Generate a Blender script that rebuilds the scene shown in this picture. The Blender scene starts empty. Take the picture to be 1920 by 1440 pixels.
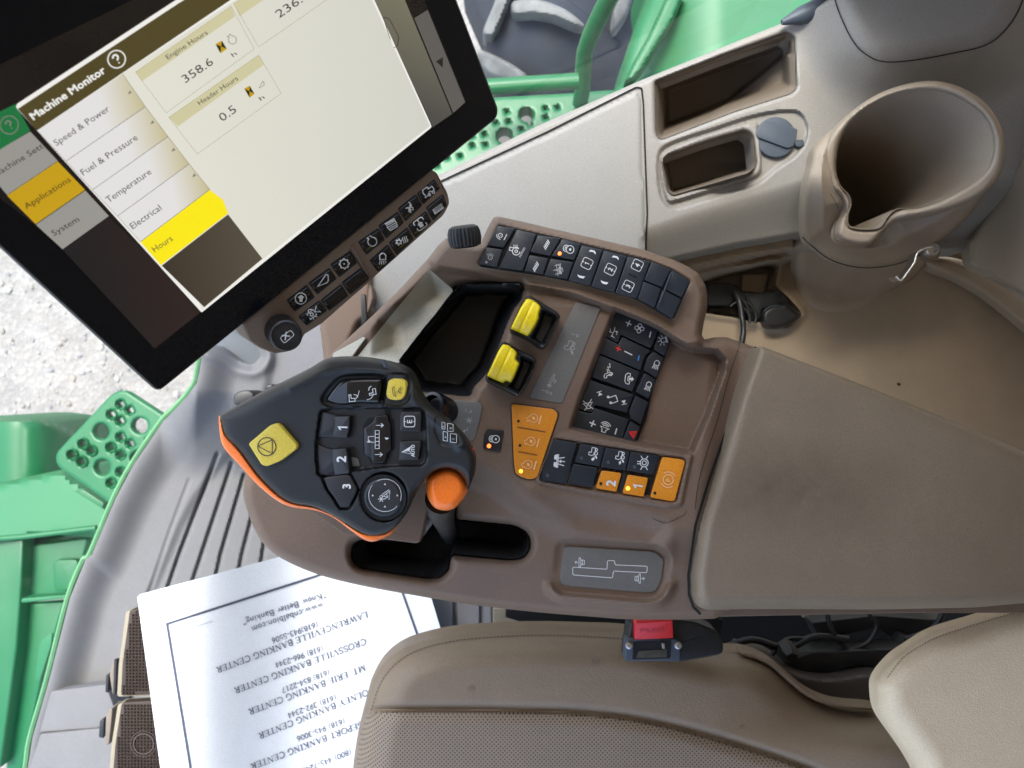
import bpy, bmesh, math, random
import numpy as np
from mathutils import Vector
random.seed(7); rng = np.random.default_rng(7)
R = math.radians
scene = bpy.context.scene; COL = scene.collection
# ------------------------------------------------------------------ camera, sky, sun, exposure
F = 1400.0; CX = 960.0; CY = 720.0; CAMZ = 3.3      # focal length and centre in photo pixels, height of the lens over the gravel
cam = bpy.data.cameras.new('camera'); camo = bpy.data.objects.new('camera', cam); COL.objects.link(camo)
cam.sensor_width = 36; cam.lens = 36 * F / 1920; cam.clip_start = .02; cam.clip_end = 200
camo.location = (0, 0, CAMZ); scene.camera = camo
cam.dof.use_dof = True; cam.dof.focus_distance = .64; cam.dof.aperture_fstop = 11
SUN_EL, SUN_AZ = 66, 125                             # azimuth of the sun measured from +x
world = bpy.data.worlds.new('World'); scene.world = world; world.use_nodes = True
wn = world.node_tree.nodes; wl = world.node_tree.links
sky = wn.new('ShaderNodeTexSky'); sky.sky_type = 'NISHITA'; sky.sun_disc = False
sky.sun_elevation = R(SUN_EL); sky.sun_rotation = R(90 - SUN_AZ)
sky.dust_density = 3.0; sky.ozone_density = 1.0; sky.air_density = 1.0
wn['Background'].inputs[1].default_value = .15
wl.new(sky.outputs[0], wn['Background'].inputs[0])
sun = bpy.data.lights.new('sun', 'SUN'); sun.energy = 1.5; sun.angle = R(24); sun.color = (1, .96, .9)
suno = bpy.data.objects.new('sun', sun); COL.objects.link(suno)
sd_ = Vector((math.cos(R(SUN_EL))*math.cos(R(SUN_AZ)), math.cos(R(SUN_EL))*math.sin(R(SUN_AZ)), math.sin(R(SUN_EL))))
suno.rotation_euler = sd_.to_track_quat('Z', 'Y').to_euler(); suno.location = (-2, 3, 8)
scene.view_settings.view_transform = 'Standard'; scene.view_settings.look = 'None'
scene.view_settings.exposure = 2.1; scene.view_settings.gamma = 1; scene.view_settings.use_curve_mapping = False
scene.cycles.max_bounces = 8; scene.cycles.transparent_max_bounces = 12
scene.cycles.use_denoising = True
try: scene.cycles.denoiser = 'OPENIMAGEDENOISE'
except Exception: pass

# ------------------------------------------------------------------ pixels -> places
def W(px, py, d):
    px = np.asarray(px, float); py = np.asarray(py, float); d = np.asarray(d, float) + 0*px
    return np.stack([(px-CX)/F*d, -(py-CY)/F*d, CAMZ-d], -1)
def zf(ox, oy, s):
    return lambda pts: [(ox+x/s, oy+y/s) for x, y in pts]
z1 = zf(0, 0, 3); z2 = zf(400, 0, 3); z3 = zf(400, 280, 3.42857); z4 = zf(380, 640, 3.42857)
z5 = zf(820, 380, 3.55556); z6 = zf(900, 680, 3.6923); z7 = zf(720, 480, 3.6923); z8 = zf(1180, 60, 2.5716)
b1 = zf(0, 640, 3.6); b2 = zf(0, 1000, 3.2724); b3 = zf(260, 1040, 3.3103); b4 = zf(480, 900, 2.4615)
b5 = zf(900, 1040, 1.88235); b6 = zf(800, 0, 3.0968); b7 = zf(1240, 400, 4.8); b8 = zf(1280, 560, 2.3219)
c1 = zf(900, 400, 9.6); c2 = zf(1080, 440, 8); c3 = zf(1060, 570, 8.727); c4 = zf(1060, 700, 10.667)
c5 = zf(560, 680, 7.385); c6 = zf(960, 800, 5.3333); c7 = zf(680, 320, 10.667); c8 = zf(520, 440, 9.6)
class Pl:
    """a real plane: through pixel (px,py) at distance d, rising gx, gy metres per metre towards +x, +y"""
    def __init__(s, px, py, d, gx=0., gy=0., n=None):
        s.n = np.array(n, float) if n is not None else np.array([-gx, -gy, 1.0])
        s.n /= np.linalg.norm(s.n)
        if s.n[2] < 0: s.n = -s.n
        s.k = float(s.n @ (W(px, py, d) - np.array([0, 0, CAMZ])))
    def __call__(s, px, py, sd=None):
        rx = (np.asarray(px, float)-CX)/F; ry = -(np.asarray(py, float)-CY)/F
        return s.k/(s.n[0]*rx + s.n[1]*ry - s.n[2])
    def up(s, h):
        q = Pl.__new__(Pl); q.n = s.n; q.k = s.k + h; return q
def up(f, h):
    if isinstance(f, Pl): return f.up(h)
    return lambda px, py, sd=None: f(px, py) - h
def const(d): return Pl(CX, CY, d)
def sdf(px, py, poly):
    p = np.asarray(poly, float); q = np.roll(p, -1, 0)
    sh = np.shape(px); X = np.ravel(px).astype(float); Y = np.ravel(py).astype(float)
    best = np.full(X.shape, 1e18); ins = np.zeros(X.shape, bool)
    for (ax, ay), (bx, by) in zip(p, q):
        ex, ey = bx-ax, by-ay; L = ex*ex+ey*ey
        if L < 1e-12: continue
        t = np.clip(((X-ax)*ex+(Y-ay)*ey)/L, 0, 1)
        best = np.minimum(best, (X-ax-t*ex)**2+(Y-ay-t*ey)**2)
        if ay != by:
            c = ((ay > Y) != (by > Y)) & (X < (bx-ax)*(Y-ay)/(by-ay)+ax); ins ^= c
    d = np.sqrt(best); return np.where(ins, -d, d).reshape(sh)
def linedist(px, py, pl):
    X = np.asarray(px, float); Y = np.asarray(py, float); best = np.full(X.shape, 1e18)
    for (ax, ay), (bx, by) in zip(pl[:-1], pl[1:]):
        ex, ey = bx-ax, by-ay; L = ex*ex+ey*ey+1e-12
        t = np.clip(((X-ax)*ex+(Y-ay)*ey)/L, 0, 1)
        best = np.minimum(best, (X-ax-t*ex)**2+(Y-ay-t*ey)**2)
    return np.sqrt(best)
def sm(x):
    x = np.clip(x, 0, 1); return x*x*(3-2*x)
def rim(s, r):                       # 1 at the very edge, 0 further in than r, quarter circle between
    u = 1-np.clip(s/r, 0, 1); return 1-np.sqrt(np.clip(1-u*u, 0, 1))
def rnd(pts, r=6, n=4):
    out = []; m = len(pts)
    for i in range(m):
        a = np.array(pts[i-1]); b = np.array(pts[i]); c = np.array(pts[(i+1) % m])
        rr = r[i] if isinstance(r, (list, tuple)) else r
        la = np.linalg.norm(a-b); lc = np.linalg.norm(c-b)
        k = min(rr, la*.48, lc*.48)
        if k < .05: out.append(tuple(b)); continue
        p = b+(a-b)/la*k; q = b+(c-b)/lc*k
        for j in range(n+1):
            t = j/n; out.append(tuple((1-t)**2*p+2*t*(1-t)*b+t*t*q))
    return out
def spl(pts, n=6, closed=True):
    P = [np.array(p, float) for p in pts]; m = len(P); out = []
    rg = range(m) if closed else range(m-1)
    for i in rg:
        if closed: a, b, c, d = P[i-1], P[i], P[(i+1) % m], P[(i+2) % m]
        else: a, b, c, d = P[max(i-1, 0)], P[i], P[i+1], P[min(i+2, m-1)]
        for j in range(n):
            t = j/n
            out.append(tuple(.5*((2*b)+(c-a)*t+(2*a-5*b+4*c-d)*t*t+(3*b-a-3*c+d)*t**3)))
    if not closed: out.append(tuple(P[-1]))
    return out
def circ(cx, cy, r, n=28, ry=None, a=0):
    ry = r if ry is None else ry; ca, sa = math.cos(a), math.sin(a); o = []
    for i in range(n):
        t = 2*math.pi*i/n; x, y = r*math.cos(t), ry*math.sin(t); o.append((cx+x*ca-y*sa, cy+x*sa+y*ca))
    return o
# ------------------------------------------------------------------ objects
def props(o, label=None, cat=None, group=None, kind=None):
    if label: o['label'] = label
    if cat: o['category'] = cat
    if group: o['group'] = group
    if kind: o['kind'] = kind
    return o
def thing(name, label, cat, px, py, d, group=None):
    o = bpy.data.objects.new(name, None); COL.objects.link(o); o.empty_display_size = .03
    o.location = tuple(W(px, py, d)); return props(o, label, cat, group)
def wloc(o):
    v = Vector((0, 0, 0))
    while o: v = v+o.location; o = o.parent
    return v
def mk(name, verts, faces, mat, parent=None, angle=32, **tags):
    v = np.asarray(verts, float); c = (v.min(0)+v.max(0))/2; c[2] = v[:, 2].min()
    me = bpy.data.meshes.new(name); me.from_pydata((v-c).tolist(), [], [tuple(int(i) for i in f) for f in faces])
    if not isinstance(mat, (list, tuple)): mat = [mat]
    for m in mat: me.materials.append(m)
    me.polygons.foreach_set('use_smooth', [True]*len(me.polygons)); me.update()
    me.set_sharp_from_angle(angle=R(angle))
    o = bpy.data.objects.new(name, me); COL.objects.link(o)
    if parent is not None:
        o.parent = parent; o.location = Vector(c)-wloc(parent)
    else: o.location = Vector(c)
    return props(o, **tags)
class MB:
    def __init__(s): s.v = []; s.f = []; s.m = []
    def add(s, v, f, m=0):
        o = len(s.v); s.v += [tuple(map(float, p)) for p in v]; s.f += [tuple(i+o for i in q) for q in f]; s.m += [m]*len(f)
    def build(s, name, mat, parent=None, angle=32, **t):
        o = mk(name, s.v, s.f, mat, parent, angle, **t)
        if max(s.m or [0]) > 0: o.data.polygons.foreach_set('material_index', s.m)
        return o
def orient(P):
    P = [tuple(map(float, p)) for p in P]
    a = sum(P[i-1][0]*P[i][1]-P[i][0]*P[i-1][1] for i in range(len(P)))
    return P if a < 0 else P[::-1]       # counter-clockwise seen by the camera (y down)
def inset(P, b):
    p = np.array(P); a = np.roll(p, 1, 0); c = np.roll(p, -1, 0)
    e1 = p-a; e2 = c-p; e1 /= np.linalg.norm(e1, axis=1)[:, None]+1e-9; e2 /= np.linalg.norm(e2, axis=1)[:, None]+1e-9
    n1 = np.stack([e1[:, 1], -e1[:, 0]], 1); n2 = np.stack([e2[:, 1], -e2[:, 0]], 1)
    n = n1+n2; L = np.linalg.norm(n, axis=1)[:, None]+1e-9; n /= L
    k = 1/np.clip((n*n1).sum(1), .45, 1)
    return p+n*(b*k)[:, None]
def prism_data(poly, f, lift=0., thick=.01, bev=1.5):
    P = orient(poly); n = len(P); fl = up(f, lift)
    nrm = f.n if isinstance(f, Pl) else np.array([0, 0, 1.])
    rings = []
    d0 = float(np.mean(fl(np.array(P)[:, 0], np.array(P)[:, 1]))); bw = bev*d0/F
    prof = [(1, 0), (.62, .08), (.29, .3), (.08, .62), (0, 1)] if bev > 0 else [(0, 0)]
    for k, dn in prof:
        Q = inset(P, bev*k) if bev > 0 else np.array(P)
        rings.append(W(Q[:, 0], Q[:, 1], fl(Q[:, 0], Q[:, 1])) - nrm*bw*dn)
    rings.append(W(np.array(P)[:, 0], np.array(P)[:, 1], fl(np.array(P)[:, 0], np.array(P)[:, 1])) - nrm*max(thick, bw*1.2))
    v = np.concatenate(rings); fs = [tuple(range(n))]
    for k in range(len(rings)-1):
        for i in range(n):
            j = (i+1) % n; fs.append((k*n+i, k*n+n+i, k*n+n+j, k*n+j))
    fs.append(tuple(range(len(v)-1, len(v)-n-1, -1)))
    # rings run the camera's way round; make the first face look at the camera
    return v, fs
def fixn(v, fs):
    a = np.array([v[i] for i in fs[0]]); nn = np.zeros(3)
    for i in range(len(a)): nn += np.cross(a[i-1], a[i])
    mid = a.mean(0)-np.array([0, 0, CAMZ])
    return fs if nn @ mid < 0 else [tuple(reversed(q)) for q in fs]
def prism(name, poly, f, mat, parent=None, lift=0., thick=.01, bev=1.5, angle=40, **t):
    v, fs = prism_data(poly, f, lift, thick, bev); return mk(name, v, fixn(v, fs), mat, parent, angle, **t)
def grid_data(poly, f, cell=4., holes=(), skirt=.02, box=None):
    p = np.array(poly); x0, y0 = p.min(0)-cell*1.5; x1, y1 = p.max(0)+cell*1.5
    X, Y = np.meshgrid(np.arange(x0, x1+cell, cell), np.arange(y0, y1+cell, cell))
    def SD(x, y):
        s = sdf(x, y, poly)
        for h in holes: s = np.maximum(s, -sdf(x, y, h))
        return s
    S = SD(X, Y)
    near = np.abs(S) < cell*.62
    if near.any():
        xs, ys, ss = X[near], Y[near], S[near]
        for _ in range(3):
            e = .25; gx = (SD(xs+e, ys)-SD(xs-e, ys))/(2*e); gy = (SD(xs, ys+e)-SD(xs, ys-e))/(2*e)
            L = np.maximum(np.hypot(gx, gy), .3); xs = xs-np.clip(ss, -cell, cell)*gx/L**2; ys = ys-np.clip(ss, -cell, cell)*gy/L**2
            ss = SD(xs, ys)
        X[near], Y[near] = xs, ys; S[near] = np.where(np.abs(ss) < .3*cell, 0, ss)
    D = f(X, Y, np.maximum(-S, 0))
    V = W(X, Y, D).reshape(-1, 3); s = S.ravel(); m, n = X.shape
    I = np.arange(m*n).reshape(m, n)
    a = I[:-1, :-1].ravel(); b = I[:-1, 1:].ravel(); c = I[1:, 1:].ravel(); d = I[1:, :-1].ravel()
    eps = 1e-6
    Q = np.stack([a, d, c, b], 1); sq = s[Q]
    inside = (sq <= eps).all(1) & (sq.min(1) < -eps)
    faces = [tuple(q) for q in Q[inside]]
    part = (~inside) & (sq.min(1) < -eps)
    for q in Q[part]:
        w = s[q]
        if w[0]*w[2] < -eps: tris = ((0, 1, 3), (1, 2, 3))
        else: tris = ((0, 1, 2), (0, 2, 3))
        for t in tris:
            ww = w[list(t)]
            if (ww <= eps).all() and ww.min() < -eps: faces.append(tuple(q[list(t)]))
    used = np.unique(np.concatenate([np.array(q) for q in faces])); rm = -np.ones(m*n, int); rm[used] = np.arange(len(used))
    V = V[used]; faces = [tuple(int(rm[i]) for i in q) for q in faces]
    if skirt > 0:
        ed = set()
        for q in faces:
            for i in range(len(q)): ed.add((q[i], q[(i+1) % len(q)]))
        bd = [(i, j) for i, j in ed if (j, i) not in ed]
        bv = {}; V2 = []
        for i, j in bd:
            for k in (i, j):
                if k not in bv: bv[k] = len(V)+len(V2); V2.append(V[k]-np.array([0, 0, skirt]))
        faces += [(j, i, bv[i], bv[j]) for i, j in bd]
        V = np.concatenate([V, np.array(V2)])
    return V, faces
def gm(name, poly, f, mat, parent=None, cell=4., holes=(), skirt=.02, angle=50, **t):
    v, fs = grid_data(poly, f, cell, holes, skirt); return mk(name, v, fs, mat, parent, angle, **t)
def dome(base, r, h, top=0.):       # a depth function: base, lifted by `top`, edges rounded over r px by h metres
    return lambda px, py, s=None: base(px, py)-top+h*rim(s, r)
# ---- marks: ribbons, filled shapes and letters lying on a surface
_txt = {}
def text_data(body, bold=False):
    k = (body, bold)
    if k in _txt: return _txt[k]
    cu = bpy.data.curves.new('t', 'FONT'); cu.body = body; cu.size = 1; cu.resolution_u = 2
    o = bpy.data.objects.new('t', cu); COL.objects.link(o); bpy.context.view_layer.update()
    me = bpy.data.meshes.new_from_object(o.evaluated_get(bpy.context.evaluated_depsgraph_get()))
    v = np.array([p.co[:2] for p in me.vertices]); fs = [tuple(p.vertices) for p in me.polygons]
    bpy.data.objects.remove(o); bpy.data.curves.remove(cu); bpy.data.meshes.remove(me)
    v[:, 0] -= v[:, 0].min(); _txt[k] = (v, fs); return _txt[k]
def mono(x, y, ch, h, e, u):        # centre a single character on a point, true proportions
    v, _ = text_data(ch); w = v[:, 0].max()/.7*h; e = np.array(e, float); u = np.array(u, float); c = np.array([x, y], float)-u*h/2
    return tuple(c-e*w/2), tuple(c+e*w/2)
class Marks:
    def __init__(s, f, lift=.0003): s.f = f; s.lift = lift; s.mb = MB(); s.k = 0
    def _put(s, P, faces, m=0):
        P = np.asarray(P, float); g = up(s.f, s.lift+s.k*.000012); s.k = (s.k+1) % 20
        v = W(P[:, 0], P[:, 1], g(P[:, 0], P[:, 1]))
        a = v[list(faces[0])]; nn = np.zeros(3)
        for i in range(len(a)): nn += np.cross(a[i-1], a[i])
        if nn @ (a.mean(0)-np.array([0, 0, CAMZ])) > 0: faces = [tuple(reversed(q)) for q in faces]
        s.mb.add(v, faces, m)
    def fill(s, P, m=0): s._put(P, [tuple(range(len(P)))], m); return s
    def line(s, P, w=1.6, closed=False, m=0):
        p = np.array(P, float); n = len(p)
        if closed: a = np.roll(p, 1, 0); c = np.roll(p, -1, 0)
        else: a = np.vstack([2*p[0]-p[1], p[:-1]]); c = np.vstack([p[1:], 2*p[-1]-p[-2]])
        e1 = p-a; e2 = c-p; e1 /= np.linalg.norm(e1, axis=1)[:, None]+1e-9; e2 /= np.linalg.norm(e2, axis=1)[:, None]+1e-9
        n1 = np.stack([-e1[:, 1], e1[:, 0]], 1); n2 = np.stack([-e2[:, 1], e2[:, 0]], 1); nn = n1+n2
        nn /= np.linalg.norm(nn, axis=1)[:, None]+1e-9; k = 1/np.clip((nn*n1).sum(1), .5, 1)
        l = p+nn*(k*w/2)[:, None]; r = p-nn*(k*w/2)[:, None]
        v = np.concatenate([l, r]); fs = [(i, (i+1) % n, n+(i+1) % n, n+i) for i in range(n if closed else n-1)]
        s._put(v, fs, m); return s
    def lines(s, L, w=1.6, m=0):
        for P in L: s.line(P, w, m=m)
        return s
    def text(s, body, a, b, h, upv=None, bold=False, m=0):
        """from pixel a to pixel b along the baseline, capitals h px high"""
        v, fs = text_data(body, bold); a = np.array(a, float); b = np.array(b, float); wd = v[:, 0].max()
        if upv is None:
            e = (b-a)/np.linalg.norm(b-a); upv = np.array([e[1], -e[0]])
        upv = np.array(upv, float); upv /= np.linalg.norm(upv)
        P = a+np.outer(v[:, 0]/wd, b-a)+np.outer(v[:, 1]/.7*h, upv)
        if bold:
            k = h*.035
            for dx, dy in ((k, k), (k, -k), (-k, k), (-k, -k)): s._put(P+np.array([dx, dy]), fs, m)
        else: s._put(P, fs, m)
        return s
    def glyph(s, ch, x, y, h, e, bold=False, m=0):
        e = np.array(e, float)/np.hypot(*e); u = np.array([e[1], -e[0]])
        if ch == '1':
            c = np.array([x, y], float); return s.line([c+e*h*q[0]+u*h*q[1] for q in ((-.26, .22), (.04, .46), (.06, -.5))], h*(.17 if bold else .12), m=m)
        a, b = mono(x, y, ch, h, e, u); return s.text(ch, a, b, h, u, bold, m)
    def icon(s, name, cx, cy, size, deg, w=1.5, m=0):
        c, q = math.cos(R(deg)), math.sin(R(deg))
        T = lambda P: [(cx+size*(x*c-y*q), cy-size*(x*q+y*c)) for x, y in P]
        L, Fi = ICON[name]
        for P, cl in L: s.line(T(P), w, cl, m)
        for P in Fi: s.fill(T(P), m)
        return s
    def build(s, name, mat, parent, **t): return s.mb.build(name, mat, parent, **t)
def c_(x, y, r, n=20, a0=0, a1=360):
    m = n+1 if abs(a1-a0) < 360 else n
    return [(x+r*math.cos(R(a0+(a1-a0)*i/n)), y+r*math.sin(R(a0+(a1-a0)*i/n))) for i in range(m)]
def rr_(x0, y0, x1, y1, r): return rnd([(x0, y0), (x1, y0), (x1, y1), (x0, y1)], r, 3)
def gear_(x, y, r, t=8, q=.82):
    o = []
    for i in range(t):
        for a, k in ((0, 1), (.22, 1), (.34, q), (.88, q)): o.append((x+r*k*math.cos(2*math.pi*(i+a)/t), y+r*k*math.sin(2*math.pi*(i+a)/t)))
    return o
eng = [(-.12, .36), (-.12, .5), (.12, .5), (.12, .36)]+c_(0, -.05, .4, 20, 72, -252)[0:0]
engine_ = [(-.16, .34), (-.28, .5), (.1, .58), (.16, .36)]+[(0.42*math.cos(R(a)), -.06+.42*math.sin(R(a))) for a in range(62, -240, -18)]
ICON = {
 'gear': ([(gear_(0, 0, .5), True)], [c_(0, 0, .08, 8)]),
 'gear_arrow': ([(gear_(.05, 0, .4), True), (c_(.05, 0, .62, 10, 95, 200), False)], [c_(.05, 0, .07, 8), [(-.7, -.12), (-.44, -.12), (-.57, -.4)]]),
 'lock': ([(c_(-.16, 0, .3, 14, 60, 300), False), (c_(-.16, 0, .14, 10, 60, 300), False), (c_(.2, 0, .36), True)], [[(.12, -.1), (.3, -.1), (.3, .1), (.12, .1)]]),
 'box': ([([p for p in rr_(-.5, -.5, .5, .5, .22)], True)], [[(-.08, .5), (.08, .5), (0, .34)], [(-.08, -.5), (.08, -.5), (0, -.34)]]),
 'engine': ([(engine_, True)], []),
 'engine_dot': ([(engine_, True), ([(-.2, -.2), (0, -.05), (.2, 0)], False)], [c_(0, -.08, .14, 8)]),
 'fan': ([(c_(0, .3, .2, 12), True), (c_(.3, 0, .2, 12), True), (c_(0, -.3, .2, 12), True), (c_(-.3, 0, .2, 12), True)], [c_(0, 0, .1, 8)]),
 'plus': ([([(-.5, 0), (.5, 0)], False), ([(0, -.5), (0, .5)], False)], []),
 'minus': ([([(-.5, 0), (.5, 0)], False)], []),
 'lamp': ([([(-.3, .3), (-.3, -.1), (.3, -.1), (.3, .3), (.12, .5), (-.12, .5)], True), ([(-.25, -.2), (-.35, -.6)], False), ([(-.08, -.2), (-.12, -.6)], False), ([(.08, -.2), (.12, -.6)], False), ([(.25, -.2), (.35, -.6)], False)], []),
 'beacon': ([([(-.25, -.25), (-.2, .3), (.2, .3), (.25, -.25)], True), ([(-.4, -.35), (.4, -.35)], False), ([(-.35, .1), (-.6, .1)], False), ([(.35, .1), (.6, .1)], False), ([(-.28, .35), (-.5, .55)], False), ([(.28, .35), (.5, .55)], False), ([(0, .42), (0, .68)], False)], []),
 'phone': ([([(-.5, .1), (-.5, -.15), (-.25, -.2), (-.2, 0), (.2, 0), (.25, -.2), (.5, -.15), (.5, .1), (.3, .26), (-.3, .26)], True)], []),
 'phone_arrow': ([([(-.5, .1), (-.5, -.15), (-.25, -.2), (-.2, 0), (.2, 0), (.25, -.2), (.5, -.15), (.5, .1), (.3, .26), (-.3, .26)], True)], [[(-.14, -.1), (.14, -.1), (.08, -.34), (.24, -.34), (0, -.56), (-.24, -.34), (-.08, -.34)]]),
 'voice': ([([(-.4, .5), (-.1, .38), (-.28, .18), (.2, .12), (-.1, 0), (.25, -.12)], False), (c_(.3, .05, .22, 6, -50, 50), False), (c_(.3, .05, .34, 6, -50, 50), False)], [c_(-.42, .5, .08, 8)]),
 'note': ([([(-.3, -.35), (-.3, .4), (.35, .4), (.35, -.3)], False)], [c_(-.4, -.4, .14, 10), c_(.25, -.36, .14, 10)]),
 'next': ([([(.3, -.4), (.3, .4)], False)], [[(-.3, -.36), (-.3, .36), (.26, 0)]]),
 'speaker': ([([(-.5, -.2), (-.5, .2), (-.25, .2), (0, .45), (0, -.45), (-.25, -.2)], True), (c_(0, 0, .25, 6, -60, 60), False), (c_(0, 0, .42, 6, -60, 60), False), (c_(0, 0, .6, 6, -60, 60), False)], []),
 'mute': ([([(-.4, -.2), (-.4, .2), (-.15, .2), (.2, .5), (.2, -.5), (-.15, -.2)], True), ([(-.55, -.5), (.55, .5)], False), ([(-.55, .5), (.55, -.5)], False)], []),
 'hazard': ([([(-.5, -.35), (.5, -.35), (0, .5)], True), ([(-.22, -.2), (.22, -.2), (0, .2)], True)], []),
 'camera': ([([(-.5, -.3), (.2, -.3), (.2, .25), (-.5, .25)], True), ([(.2, 0), (.6, .3), (.6, -.3)], True), ([(-.3, .3), (-.1, .5), (.15, .3)], False), ([(-.2, -.35), (-.35, -.6)], False), ([(0, -.35), (.15, -.6)], False), (c_(-.15, -.02, .15, 8), True)], []),
 'circle_arrow': ([(c_(0, 0, .5, 24), True)], [[(-.3, .1), (.02, .34), (.32, .1), (.16, 0), (.16, -.3), (-.12, -.3), (-.12, 0)]]),
 'wedge': ([([(-.5, -.3), (.35, .42), (.5, .35), (.42, -.05), (.3, -.2)], True)], []),
 'grid': ([([(-.5, -.1), (-.4, -.45), (.4, -.45), (.5, -.1), (.5, .4), (-.5, .4)], True)]+[([(-.5, y), (.5, y)], False) for y in (-.25, -.05, .15, .3)]+[([(x, -.45), (x, .4)], False) for x in (-.3, -.1, .1, .3)], []),
 'climate': ([(gear_(-.3, 0, .3, 6, .6), True)]+[([(x, -.3), (x+.08, -.1), (x, .1), (x+.08, .3)], False) for x in (.12, .32, .52)], []),
 'display': ([(rr_(-.55, -.35, .55, .35, .08), True)]+[(rr_(x-.12, -.2, x+.12, .2, .02), True) for x in (-.34, 0, .34)], []),
 'house': ([(rr_(-.5, -.5, .5, .5, .2), True)], [[(-.2, -.32), (.2, -.32), (.2, 0), (.32, 0), (0, .25), (-.32, 0), (-.2, 0)], c_(0, .36, .08, 8)]),
 'flow': ([([(-.5, .2), (-.2, .35), (0, .1), (.25, .3), (.5, .1)], False), ([(-.35, -.1), (-.1, -.3), (.1, -.1), (.4, -.35)], False), ([(0, .1), (.1, -.1)], False)], [c_(-.2, .35, .09, 8), c_(.25, .28, .09, 8), c_(-.1, -.28, .09, 8)]),
 'combine': ([([(-.5, .1), (-.4, .4), (.1, .4), (.1, .2), (.5, .2), (.5, -.15), (.3, -.2), (.05, -.05), (-.2, -.25), (-.55, -.3), (-.45, -.1)], True), (c_(.3, -.3, .12, 8), True)], [c_(-.12, -.28, .16, 10)]),
 'combine_big': ([([(-.4, .1), (-.35, .45), (-.05, .45), (-.05, .2), (.5, .2), (.5, -.2), (-.2, -.2)], True), (c_(.33, -.3, .13, 8), True), (c_(-.08, -.3, .2, 10), True)], [[(-.7, -.5), (-.4, -.2), (-.32, -.35), (-.5, -.55)]]),
 'star': ([([(0, -.5), (0, .5)], False), ([(-.43, -.25), (.43, .25)], False), ([(-.43, .25), (.43, -.25)], False)], []),
 'auger': ([([(-.3, .25), (.5, .1)], False), ([(-.3, .05), (.5, -.02)], False), ([(-.45, -.2), (-.1, -.3), (.1, .05)], False), ([(-.45, .3), (-.1, -.3)], False)], []),
 'unfold': ([([(-.5, .1), (.5, .1)], False), ([(-.2, .1), (-.3, -.35)], False), ([(.2, .1), (.3, -.35)], False), ([(0, -.4), (0, 0)], False)], [[(-.5, .15), (.5, .15), (.4, .4), (.1, .4), (.1, .22), (-.1, .22), (-.1, .4), (-.4, .4)], [(-.14, -.12), (.14, -.12), (0, .06)]]),
 'axle': ([(c_(0, 0, .34, 18), True), (c_(0, 0, .18, 10), True), ([(-.6, .3), (-.3, .12)], False), ([(-.6, -.3), (-.3, -.12)], False), ([(.3, .12), (.6, .3)], False), ([(.3, -.12), (.6, -.3)], False), ([(-.1, .34), (-.1, .6)], False), ([(.1, .34), (.1, .6)], False)], []),
 'park': ([(c_(0, 0, .34, 20), True), (c_(0, 0, .52, 12, 130, 230), False), (c_(0, 0, .52, 12, -50, 50), False)], []),
 'scroll': ([(c_(0, -.1, .34, 16, -40, 270), False), ([(.26, -.32), (.3, .5), (.02, .5), (0, .24)], False), (c_(0, -.1, .12, 10), True)], []),
 'gate': ([([(-.1, -.5), (-.1, .5), (.06, .5), (.06, .3), (.5, .22), (.5, -.22), (.06, -.3), (.06, -.5)], True), ([(.1, .2), (.1, -.2), (.3, -.15), (.3, .15)], True), ([(-.12, 0), (-.55, 0)], False), ([(-.38, .16), (-.55, 0), (-.38, -.16)], False)], []),
 'arrow': ([([(-.5, 0), (.5, 0)], False), ([(.15, .28), (.5, 0), (.15, -.28)], False)], []),
 'header': ([([(-.5, .12), (-.5, -.1), (.5, -.1), (.5, .12), (-.5, .12)], False), ([(-.3, .12), (-.3, -.1)], False), ([(-.1, .12), (-.1, -.1)], False), ([(.1, .12), (.1, -.1)], False), ([(.3, .12), (.3, -.1)], False), ([(-.16, .16), (-.12, .5), (.16, .5), (.18, .16)], False)], []),
 'nav': ([([(0, .5), (-.4, -.5), (0, -.2), (.4, -.5)], True)], [[(0, .46), (0, -.2), (.36, -.46)]]),
 'turn': ([(c_(0, 0, .5, 24), True), ([(-.38, .26), (.38, .26), (0, -.42)], True)], []),
 'query': ([(c_(0, .2, .26, 10, 170, -70)+[(0, -.16)], False)], [c_(0, -.42, .08, 8)]),
 'rotor': ([([(-.5, -.3), (.3, .35)], False), ([(-.2, -.45), (.5, .1)], False), ([(-.5, 0), (-.1, -.45)], False), ([(.1, .4), (.5, 0)], False), ([(-.3, .3), (0, 0), (.3, -.3)], False)], []),
 'spout': ([([(-.5, -.4), (-.5, .3), (-.3, .3), (-.3, -.1), (.1, -.1), (.1, -.4)], True), ([(.0, .3), (.3, .2), (.42, -.05)], False)], []),
 'run': ([([(-.5, .3), (-.2, .3), (-.05, .05), (.2, .15), (.4, -.05)], False), ([(-.3, -.35), (-.1, -.1), (.15, -.4), (.4, -.3)], False), ([(-.05, .05), (.05, -.25)], False)], [c_(-.1, .15, .14, 8), c_(.15, -.2, .14, 8)]),
 'unload': ([([(-.5, -.25), (-.35, -.5), (.35, -.5), (.5, -.25)], False), ([(-.45, -.3), (.45, -.3)], False), ([(-.2, .5), (.05, .2), (.35, .28)], False), ([(-.35, .4), (-.05, .05), (.3, .14)], False)], [c_(.1, -.05, .04, 6), c_(0, -.14, .04, 6), c_(.2, -.14, .04, 6)]),
}
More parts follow.
